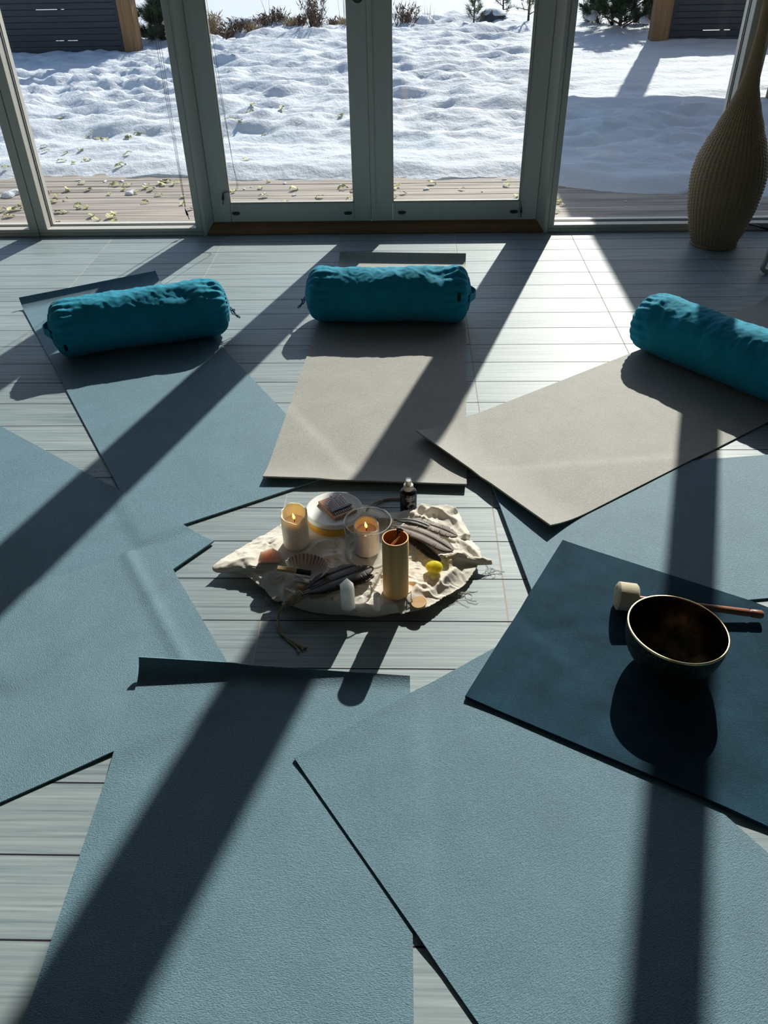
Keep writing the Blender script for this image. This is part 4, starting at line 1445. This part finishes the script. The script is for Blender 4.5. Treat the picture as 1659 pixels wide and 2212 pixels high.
# bamboo chime -----------------------------------------------------------
BAM = wood_mat('bamboo_veneer', (0.78, 0.42, 0.14), (0.98, 0.61, 0.25), 'Z', 0.5, 1.4, bmp=0.05)
BAMI = wood_mat('bamboo_inside', (0.34, 0.13, 0.04), (0.50, 0.21, 0.07), 'Z', 0.5)
ch = G(855, 1276, 0.040)
CR, CH = 0.0312, 0.170
chime = empty('bamboo_chime', (ch.x, ch.y, 0.0375), label='tall open bamboo tube chime standing at the front of the cloth', cat='chime')
m = MB(); m.lathe([(CR - 0.003, 0.020), (CR - 0.003, 0.0), (CR - 0.001, 0.0), (CR, 0.001), (CR, CH - 0.001), (CR - 0.0008, CH), (CR - 0.003, CH), (CR - 0.0032, CH - 0.002)], 72)
m.build('tube', BAM, chime)
m = MB(); m.lathe([(CR - 0.0032, CH - 0.002), (CR - 0.0032, 0.02), (0, 0.02)], 72); m.build('tube_lining', BAMI, chime)
STK = plain('light_wood_stick', (0.72, 0.45, 0.24), 0.5, var=0.15, vscale=20)
m = MB(); m.tube([(-0.020, -0.006, CH - 0.034), (0.0, 0.0, CH - 0.012), (0.010, 0.004, CH - 0.001)], [0.0035, 0.0032, 0.0008], 10); m.build('clapper_stick', STK, chime)
m = MB()
m.tube([(0.012, 0.022, CH + 0.001), (0.006, 0.018, CH - 0.003), (0.0, 0.006, CH - 0.012), (-0.004, 0.004, CH - 0.022)], 0.0016, 8)
m.tube([(0.003, 0.030, CH + 0.0012), (0.012, 0.028, CH + 0.003), (0.018, 0.024, CH + 0.0015)], 0.0024, 8)
m.tube([(0.004, 0.0285, CH + 0.001), (0.005, 0.026, CH - 0.006)], 0.0018, 8)
m.build('black_cord', M['black'], chime)
dk_ = G(905, 1294, 0.042) - Vector((ch.x, ch.y, 0.0375))
dz_ = cloth_z(G(905, 1294, 0.042).x, G(905, 1294, 0.042).y) - 0.0375 + 0.002
DISC = wood_mat('pale_disc_wood', (0.66, 0.38, 0.16), (0.80, 0.52, 0.26), 'X', 0.45, 0.8, bmp=0.05)
m = MB(); m.lathe([(0, 0), (0.0185, 0), (0.0192, 0.0008), (0.0192, 0.0022), (0.0185, 0.003), (0, 0.003)], 48)
o = m.build('wooden_disc', DISC, chime); o.location = (dk_.x, dk_.y, dz_ + 0.001); o.rotation_euler = (0.10, -0.1, 0)
m = MB()
for s_ in (-0.002, 0.0025):
    m.tube([(CR - 0.002, -0.012, 0.003), (CR + 0.006, -0.010 + s_, 0.008), (dk_.x - 0.019, dk_.y + 0.006 + s_, dz_ + 0.006), (dk_.x - 0.015, dk_.y + 0.004, dz_ + 0.004)], 0.0008, 6)
m.build('disc_cord', plain('brown_cord', (0.16, 0.11, 0.05), 0.7), chime)

# crystals ---------------------------------------------------------------
def tower(name, px, py, r, h, tip, n, rz, mat, label, tiltx=0.0, flat=1.0):
    c = G(px, py, PZ)
    m = MB()
    ring = lambda rr, z: [(rr * math.cos(2 * PI * k / n + 0.3), flat * rr * math.sin(2 * PI * k / n + 0.3), z) for k in range(n)]
    rnd = random.Random(n + int(px))
    vs = ring(r * 0.97, 0) + ring(r, 0.003) + [(x * 0.97, y * 0.97, z + rnd.uniform(-0.0025, 0.0025)) for x, y, z in ring(r, h - tip)] + [(r * 0.06, 0, h)]
    fs = [tuple(range(n))[::-1]]
    for b in (0, n):
        for k in range(n):
            fs.append((b + k, b + (k + 1) % n, b + n + (k + 1) % n, b + n + k))
    for k in range(n): fs.append((2 * n + k, 2 * n + (k + 1) % n, 3 * n))
    m.add(vs, fs)
    o = m.build(name, mat, loc=(c.x, c.y, PZ + 0.0005), rz=rz, smooth=False, bevel=0.0006)
    o.rotation_euler.x = tiltx
    return tag(o, label, 'crystal')
SEL = stone_mat('milky_white_crystal', (0.97, 0.98, 0.93), 0.03, 0.15, 0.9)
SEL.node_tree.nodes['Principled BSDF'].inputs['Subsurface Radius'].default_value = (1, 1.05, 1)
PNK = stone_mat('pale_pink_crystal', (0.97, 0.84, 0.84), 0.05, 0.18, 0.8)
RSQ = stone_mat('rose_quartz', (1.0, 0.66, 0.58), 0.0, 0.2, 0.9)
YEL = stone_mat('yellow_calcite', (0.88, 0.76, 0.05), 0.2, 0.06, 0.6)
tower('crystal_tower', 752, 1311, 0.0192, 0.092, 0.026, 6, 0.4, SEL, 'milky white pointed crystal tower at the front of the cloth')
tower('crystal_point', 815, 1316, 0.0098, 0.056, 0.010, 6, 0.1, PNK, 'small pale pink crystal point left of the bamboo chime')
rc_ = G(584, 1211, PZ)
m = MB()
pts = [(-0.030, -0.012, 0), (0.024, -0.014, 0), (0.032, 0.010, 0), (0.012, 0.022, 0), (-0.022, 0.018, 0),
       (-0.029, -0.013, 0.010), (0.026, -0.015, 0.010), (0.030, 0.000, 0.026), (0.004, 0.010, 0.036), (-0.022, 0.002, 0.029)]
m.add(pts, [(4, 3, 2, 1, 0), (0, 1, 6, 5), (1, 2, 7, 6), (2, 3, 8, 7), (3, 4, 9, 8), (4, 0, 5, 9), (5, 6, 9), (6, 8, 9), (6, 7, 8)])
tag(m.build('rose_quartz', RSQ, loc=(rc_.x, rc_.y, PZ + 0.001), smooth=False, bevel=0.0015), 'faceted pink rose quartz lump at the left of the cloth', 'crystal')
yc = G(938, 1228, PZ + 0.012)
m = MB()
m.lathe([(0, 0.0145)] + [(0.0205 * math.sin(a), 0.0145 * math.cos(a)) for a in [PI * k / 16 for k in range(1, 16)]] + [(0, -0.0145)], 40, fn=lambda r, z, th: (r * (1 + 0.08 * math.cos(2 * th + 0.5)), z * (1 + 0.1 * math.cos(th))))
tag(m.build('polished_stone', YEL, loc=(yc.x, yc.y, PZ + 0.0165)), 'glossy yellow polished stone at the right of the cloth', 'stone')

# scallop shell with charred wood stick ---------------------------------------
hg_ = G(651, 1262, PZ + 0.004)
SHM, nt, bs = newmat('scallop_shell')
tc = nd(nt, 'ShaderNodeTexCoord'); sp = nd(nt, 'ShaderNodeSeparateXYZ'); lk(nt, tc.outputs['Object'], sp.inputs[0])
an = math_n(nt, 'ARCTAN2', sp.outputs['X'], sp.outputs['Y'])
rd = nd(nt, 'ShaderNodeVectorMath', operation='LENGTH'); lk(nt, tc.outputs['Object'], rd.inputs[0])
stp = math_n(nt, 'MULTIPLY', math_n(nt, 'ADD', math_n(nt, 'SINE', math_n(nt, 'MULTIPLY', an, 46.0)), 0.9), 0.5)
nz_ = noise_n(nt, mapping(nt, (1, 1, 1)), 60, 3)
far = math_n(nt, 'SMOOTHSTEP' if False else 'MULTIPLY', math_n(nt, 'SUBTRACT', rd.outputs['Value'], 0.050), 45.0)
fm = math_n(nt, 'MULTIPLY', math_n(nt, 'MINIMUM', math_n(nt, 'MAXIMUM', far, 0.0), 1.0), math_n(nt, 'MULTIPLY', stp, math_n(nt, 'ADD', nz_, 0.25)))
lk(nt, ramp(nt, fm, [(0.12, (0.88, 0.85, 0.81)), (0.85, (0.42, 0.22, 0.17))]), bs.inputs['Base Color'])
bs.inputs['Roughness'].default_value = 0.35
bs.inputs['Subsurface Weight'].default_value = 0.2
bs.inputs['Subsurface Scale'].default_value = 0.004
shell = empty('scallop_shell', (hg_.x, hg_.y, PZ), math.radians(-22), label='open scallop shell dish with brown streaks at the left of the cloth', cat='shell')
m = MB()
NA, NRR = 121, 26
for j in range(NRR + 1):
    t = j / NRR
    for i in range(NA):
        a = -1.15 + 2.3 * i / (NA - 1)
        L = 0.079 * (1 - 0.20 * (abs(a) / 1.15) ** 2.2) * (1 + 0.012 * math.cos(a * 46))
        r = 0.004 + (L - 0.004) * t
        z = 0.018 - 0.060 * (t * (1 - t)) + 0.020 * t ** 2.5 + 0.010 * (abs(a) / 1.15) ** 2 * math.sin(PI * min(1, t)) + 0.0008 * t * math.cos(a * 46)
        m.v.append((r * math.sin(a), r * math.cos(a), z))
for j in range(NRR):
    for i in range(NA - 1):
        b = j * NA + i
        m.f.append((b, b + 1, b + NA + 1, b + NA))
m.add([(-0.024, -0.004, 0.018), (0.024, -0.004, 0.018), (0.018, 0.012, 0.016), (-0.018, 0.012, 0.016)], [(0, 1, 2, 3)])
o = m.build('shell_valve', SHM, shell, angle=180)
so = o.modifiers.new('thickness', 'SOLIDIFY'); so.thickness = 0.0018; so.offset = -1
m = MB()
m.lathe([(0, 0.005), (0.009, 0.004), (0.012, 0), (0.009, -0.004), (0, -0.005)], 24)
o = m.build('hinge_knob', plain('cream_shell_hinge', (0.72, 0.52, 0.26), 0.35), shell); o.location = (0.004, -0.008, 0.009)
s0_ = G(599, 1227, PZ + 0.034); s1_ = G(673, 1238, PZ + 0.020)
ax = (s1_ - s0_)
st_ = empty('wood_stick', s0_, label='split wood stick with a charred black end resting on the shell', cat='incense stick')
def slat(a, b, w, t, jitter=0):
    m = MB()
    d = (b - a).normalized(); sd = d.cross(Vector((0, 0, 1))).normalized(); up = sd.cross(d)
    m.prism([(-w, -t), (w, -t * 0.8), (w * 0.85, t * 0.5), (-w * 0.6, t)], 0, 1, lambda p, q: tuple(a + (b - a) * q + sd * p[0] + up * p[1]))
    return m
slat(Vector((0, 0, 0)), ax * 0.56, 0.0068, 0.0052).build('stick_wood', plain('pale_split_wood', (0.62, 0.42, 0.19), 0.6, var=0.25, vscale=20, stretch=(1, 8, 8)), st_, smooth=False, bevel=0.0006)
slat(ax * 0.56, ax * 0.985, 0.0066, 0.0050).build('charred_end', plain('charred_wood', (0.006, 0.006, 0.006), 0.75, bmp=0.6, bscale=90), st_, smooth=False, bevel=0.001)
m = MB(); m.lathe([(0, 0.004), (0.004, 0.002), (0.004, -0.002), (0, -0.004)], 14); o = m.build('ash_tip', plain('grey_ash', (0.35, 0.34, 0.33), 0.9), st_); o.location = ax * 0.985

# feather fans ---------------------------------------------------------------
def feather(parent, root_p, tip_p, bulge, w_up, w_dn, mat, seed, quillmat, start=0.12, notch=6):
    """vane on both sides of a curved quill; points in world, relative to parent"""
    rr = random.Random(seed)
    o = Vector(parent.location)
    a, b = root_p - o, tip_p - o
    d = b - a; L = d.length
    sd = Vector((-d.y, d.x, 0)).normalized()
    def qp(t): return a + d * t + sd * bulge * math.sin(PI * t) + Vector((0, 0, 0.008 * math.sin(PI * t)))
    q = MB(); q.tube([qp(t / 14) for t in range(15)], [0.0016 * (1 - 0.8 * t / 14) for t in range(15)], 7)
    f = MB()
    n = 170
    splits = sorted(rr.uniform(0.2, 0.95) for _ in range(notch))
    for sgn, wmax in ((1, w_up), (-1, w_dn)):
        base = len(f.v)
        for i in range(n + 1):
            t = start + (1 - start) * i / n
            tt = (t - start) / (1 - start)
            prof = min(1, (tt / 0.22) ** 0.6) * (1 - max(0, (tt - 0.72) / 0.28) ** 2.6)
            w = wmax * max(0.02, prof) * (1 + 0.025 * rr.uniform(-1, 1))
            for sp_ in splits:
                if abs(tt - sp_) < 0.006: w *= 0.72
            for j in range(5):
                u = j / 4
                p = qp(min(1.0, t + 0.10 * u * (wmax / L) * 2)) + sd * sgn * w * u + Vector((0, 0, 0.0015 * math.sin(u * PI * 0.8) - 0.002 * u * u))
                f.v.append(tuple(p))
        for i in range(n):
            for j in range(4):
                k = base + i * 5 + j
                f.f.append((k, k + 1, k + 6, k + 5))
    fo = f.build('feather', mat, parent, angle=180)
    s = fo.modifiers.new('thickness', 'SOLIDIFY'); s.thickness = 0.0005
    q.build('quill', quillmat, fo)
    return fo
def feather_mat(name, c1, c2, rough=0.4, band=(3, 60, 3)):
    m, nt, bs = newmat(name)
    v = mapping(nt, (1, 1, 1), rot=(0, 0, 0.6))
    f = noise_n(nt, v, 30, 4, 0.6)
    lk(nt, ramp(nt, f, [(0.35, c1), (0.68, c2)]), bs.inputs['Base Color'])
    bs.inputs['Roughness'].default_value = rough
    bs.inputs['Sheen Weight'].default_value = 0.2
    w = nd(nt, 'ShaderNodeTexWave'); w.inputs['Scale'].default_value = 160; w.inputs['Distortion'].default_value = 2
    lk(nt, v, w.inputs['Vector'])
    bump(nt, w.outputs['Fac'], 0.4, 0.0005, bs)
    return m
FD = feather_mat('dark_brown_feather', (0.008, 0.006, 0.005), (0.035, 0.024, 0.018))
FB = feather_mat('grey_brown_feather', (0.07, 0.045, 0.03), (0.19, 0.13, 0.09), 0.5)
FP = feather_mat('pale_speckled_feather', (0.12, 0.09, 0.07), (0.50, 0.40, 0.31), 0.6)
QD = plain('dark_quill', (0.05, 0.035, 0.03), 0.25, 0.6)
QL = plain('pale_quill', (0.45, 0.40, 0.36), 0.25, 0.6)
TW = plain('hemp_twine', (0.44, 0.37, 0.25), 0.85, 0.2, var=0.3, vscale=80)
def P(px, py, z): return G(px, py, z)
def wrap(parent, a, b, r0, r1, turns):
    o = Vector(parent.location)
    a, b = a - o, b - o
    d = (b - a); dn_ = d.normalized(); s1 = dn_.orthogonal().normalized(); s2 = dn_.cross(s1)
    m = MB()
    n = turns * 14
    core = MB()
    m.tube([a, a + d * 0.5, b], [r0 * 0.7, (r0 + r1) * 0.42, r1 * 0.7], 12)
    pts = []
    for k in range(n + 1):
        t = k / n; th = 2 * PI * turns * t
        r = (r0 + (r1 - r0) * t) * (0.86 + 0.25 * math.sin(PI * t))
        pts.append(a + d * t + (s1 * math.cos(th) + s2 * math.sin(th)) * r)
    m.tube(pts, d.length / turns * 0.52, 7)
    return m.build('twine_wrap', TW, parent)
def braid(name, parent, pts, r, mat=TW, tail=0):
    o = Vector(parent.location)
    pts = [p - o for p in pts]
    # resample
    cat = []
    for i in range(len(pts) - 1):
        p0, p1, p2, p3 = pts[max(0, i - 1)], pts[i], pts[i + 1], pts[min(len(pts) - 1, i + 2)]
        for k in range(12):
            t = k / 12
            cat.append(0.5 * ((2 * p1) + (p2 - p0) * t + (2 * p0 - 5 * p1 + 4 * p2 - p3) * t * t + (3 * p1 - p0 - 3 * p2 + p3) * t ** 3))
    cat.append(pts[-1])
    m = MB()
    ln = 0
    lens_ = [0]
    for p, q in zip(cat, cat[1:]): ln += (q - p).length; lens_.append(ln)
    for s in range(3):
        st = []
        for i, p in enumerate(cat):
            d = (cat[min(i + 1, len(cat) - 1)] - cat[max(0, i - 1)]).normalized()
            a = d.cross(Vector((0, 0, 1)))
            a = a.normalized() if a.length > 1e-5 else Vector((1, 0, 0))
            b = a.cross(d)
            ph = lens_[i] / (r * 7) * 2 * PI + s * 2 * PI / 3
            st.append(p + a * r * 0.55 * math.cos(ph) + b * r * 0.55 * math.sin(ph))
        m.tube(st, r * 0.62, 6)
    return m.build(name, mat, parent)
# front fan: two dark feathers with wrapped twine handle and a trailing cord
fz = PZ + 0.012
fan = empty('feather_fan', P(625, 1302, 0.040), label='dark feather fan with twine wrapped handle and cord trailing onto the floor', cat='feather fan')
h0, h1 = P(613, 1309, 0.040), P(652, 1283, 0.046)
feather(fan, P(640, 1291, 0.046), P(806, 1225, 0.062), -0.004, 0.026, 0.024, FD, 1, QL, 0.10, 4)
feather(fan, P(645, 1288, 0.044), P(808, 1243, 0.052), -0.006, 0.022, 0.018, FD, 2, QD, 0.12, 3)
feather(fan, P(645, 1284, 0.048), P(770, 1222, 0.056), 0.004, 0.020, 0.018, FD, 3, QD, 0.15, 5)
wrap(fan, h0, h1, 0.0065, 0.0115, 11)
dn = feather(fan, P(638, 1292, 0.046), P(690, 1275, 0.046), 0.0, 0.008, 0.008, FB, 6, QD, 0.05, 14)
braid('cord', fan, [P(613, 1309, 0.040), P(603, 1322, 0.022), P(600, 1340, 0.006), P(603, 1360, 0.0035), P(612, 1374, 0.0035)], 0.0028)
braid('cord_end', fan, [P(611, 1373, 0.0035), P(628, 1389, 0.003), P(640, 1398, 0.003), P(645, 1408, 0.003)], 0.0018)
braid('cord_end', fan, [P(613, 1374, 0.0035), P(634, 1386, 0.003), P(648, 1395, 0.003), P(662, 1398, 0.003)], 0.0018)
braid('cord_end', fan, [P(612, 1373, 0.0045), P(622, 1380, 0.003), P(640, 1392, 0.003), P(653, 1401, 0.003)], 0.0016)
for px, py in ((645, 1407), (661, 1398), (653, 1401)):
    m = MB(); m.lathe([(0, 0.0035), (0.003, 0.002), (0.0034, 0), (0.003, -0.002), (0, -0.003)], 10)
    o = m.build('knot', TW, fan); o.location = P(px, py, 0.0045) - Vector(fan.location)
# rear fan
fan2 = empty('feather_fan', P(848, 1128, 0.048), label='grey brown feather fan with twine handle lying behind the bamboo chime', cat='feather fan')
feather(fan2, P(846, 1132, 0.052), P(952, 1212, 0.044), -0.004, 0.014, 0.016, FD, 11, QD, 0.10, 3)
feather(fan2, P(850, 1122, 0.056), P(988, 1158, 0.062), 0.006, 0.020, 0.022, FP, 12, QD, 0.10, 16)
feather(fan2, P(850, 1124, 0.058), P(935, 1142, 0.066), 0.004, 0.014, 0.012, FD, 13, QD, 0.05, 10)
feather(fan2, P(846, 1134, 0.060), P(978, 1190, 0.064), 0.004, 0.023, 0.025, FB, 14, QL, 0.08, 3)
wrap(fan2, P(812, 1124, 0.048), P(850, 1130, 0.054), 0.006, 0.009, 9)
braid('cord', fan2, [P(812, 1124, 0.048), P(798, 1116, 0.040), P(792, 1104, 0.034), P(800, 1092, 0.014), P(815, 1084, 0.006), P(832, 1079, 0.004), P(852, 1077, 0.004), P(872, 1078, 0.004)], 0.0030)

# ================================================================ SINGING BOWL AND MALLET
BOWLM, nt, bs = newmat('dark_bronze')
v = mapping(nt, (1, 1, 1))
lk(nt, ramp(nt, noise_n(nt, v, 22, 5, 0.6), [(0.40, (0.04, 0.032, 0.024)), (0.75, (0.34, 0.22, 0.11))]), bs.inputs['Base Color'])
bs.inputs['Metallic'].default_value = 0.85
bs.inputs['Roughness'].default_value = 0.34
bump(nt, noise_n(nt, v, 55, 4, 0.7), 0.25, 0.0015, bs)
BOWLO, nt, bs = newmat('etched_bronze')
v = mapping(nt, (1, 1, 1.4))
vo = nd(nt, 'ShaderNodeTexVoronoi'); vo.feature = 'DISTANCE_TO_EDGE'; vo.inputs['Scale'].default_value = 75; lk(nt, v, vo.inputs['Vector'])
lk(nt, ramp(nt, vo.outputs['Distance'], [(0.03, (0.05, 0.05, 0.045)), (0.2, (0.016, 0.016, 0.015))]), bs.inputs['Base Color'])
bs.inputs['Metallic'].default_value = 0.6; bs.inputs['Roughness'].default_value = 0.5
RIMM = plain('polished_brass_rim', (0.62, 0.50, 0.28), 0.28, 0.5, 1.0)
RB = 0.1072
nrm = Vector((0.0624, 0.0368, 1)).normalized()
rimc = Vector((0.5835, 1.2404, 0.1227))
bowl = empty('singing_bowl', rimc, label='dark bronze singing bowl with a bright rim standing on the petrol mat', cat='singing bowl')
bowl.rotation_euler = nrm.to_track_quat('Z', 'Y').to_euler()
def bprof(r, d, k):
    out = []
    for i in range(20):
        a = PI / 2 * i / 19
        out.append((r * math.sin(a) ** 0.72 if a > 0 else 0, -d * math.cos(a) ** 0.80 if i < 19 else 0.0))
    return out
m = MB(); m.lathe(bprof(RB, 0.1075, 0), 112); m.build('outer_wall', BOWLO, bowl, angle=180)
m = MB(); m.lathe(bprof(RB - 0.0032, 0.104, 0), 112); m.build('inner_wall', BOWLM, bowl, angle=180)
m = MB(); m.lathe([(RB + 0.0004, -0.004), (RB + 0.0008, -0.001), (RB, 0.0007), (RB - 0.0016, 0.0012), (RB - 0.0034, 0.0006), (RB - 0.0038, -0.001), (RB - 0.0034, -0.003)], 112)
m.build('rim', RIMM, bowl)
zz = ground_z(0.53, 1.41)
hc = G(1354, 1289, zz + 0.035)
he = G(1648, 1328, zz + 0.012)
dm = (he - hc).normalized()
mal = empty('mallet', hc, label='felt headed mallet with reddish wooden handle lying behind the singing bowl', cat='mallet')
FELT = plain('cream_felt', (0.62, 0.56, 0.42), 0.95, 0.1, var=0.06, bmp=0.5, bscale=300, bdist=0.001)
HW = wood_mat('reddish_handle_wood', (0.30, 0.12, 0.07), (0.50, 0.24, 0.15), 'X', 0.4)
m = MB()
m.tube([dm * -0.0265, dm * -0.025, dm * -0.021, dm * 0.019, dm * 0.0235, dm * 0.0255], [0.021, 0.0285, 0.0342, 0.0342, 0.030, 0.023], 40)
m.build('felt_head', FELT, mal)
Lm = (he - hc).length
m = MB()
m.tube([dm * 0.0245, dm * (Lm * 0.5), dm * (Lm - 0.034), dm * (Lm - 0.032), dm * (Lm - 0.029), dm * (Lm - 0.027), dm * (Lm - 0.004), dm * Lm], [0.0062, 0.0076, 0.0094, 0.0080, 0.0082, 0.0098, 0.0100, 0.0075], 20)
m.build('handle', HW, mal)
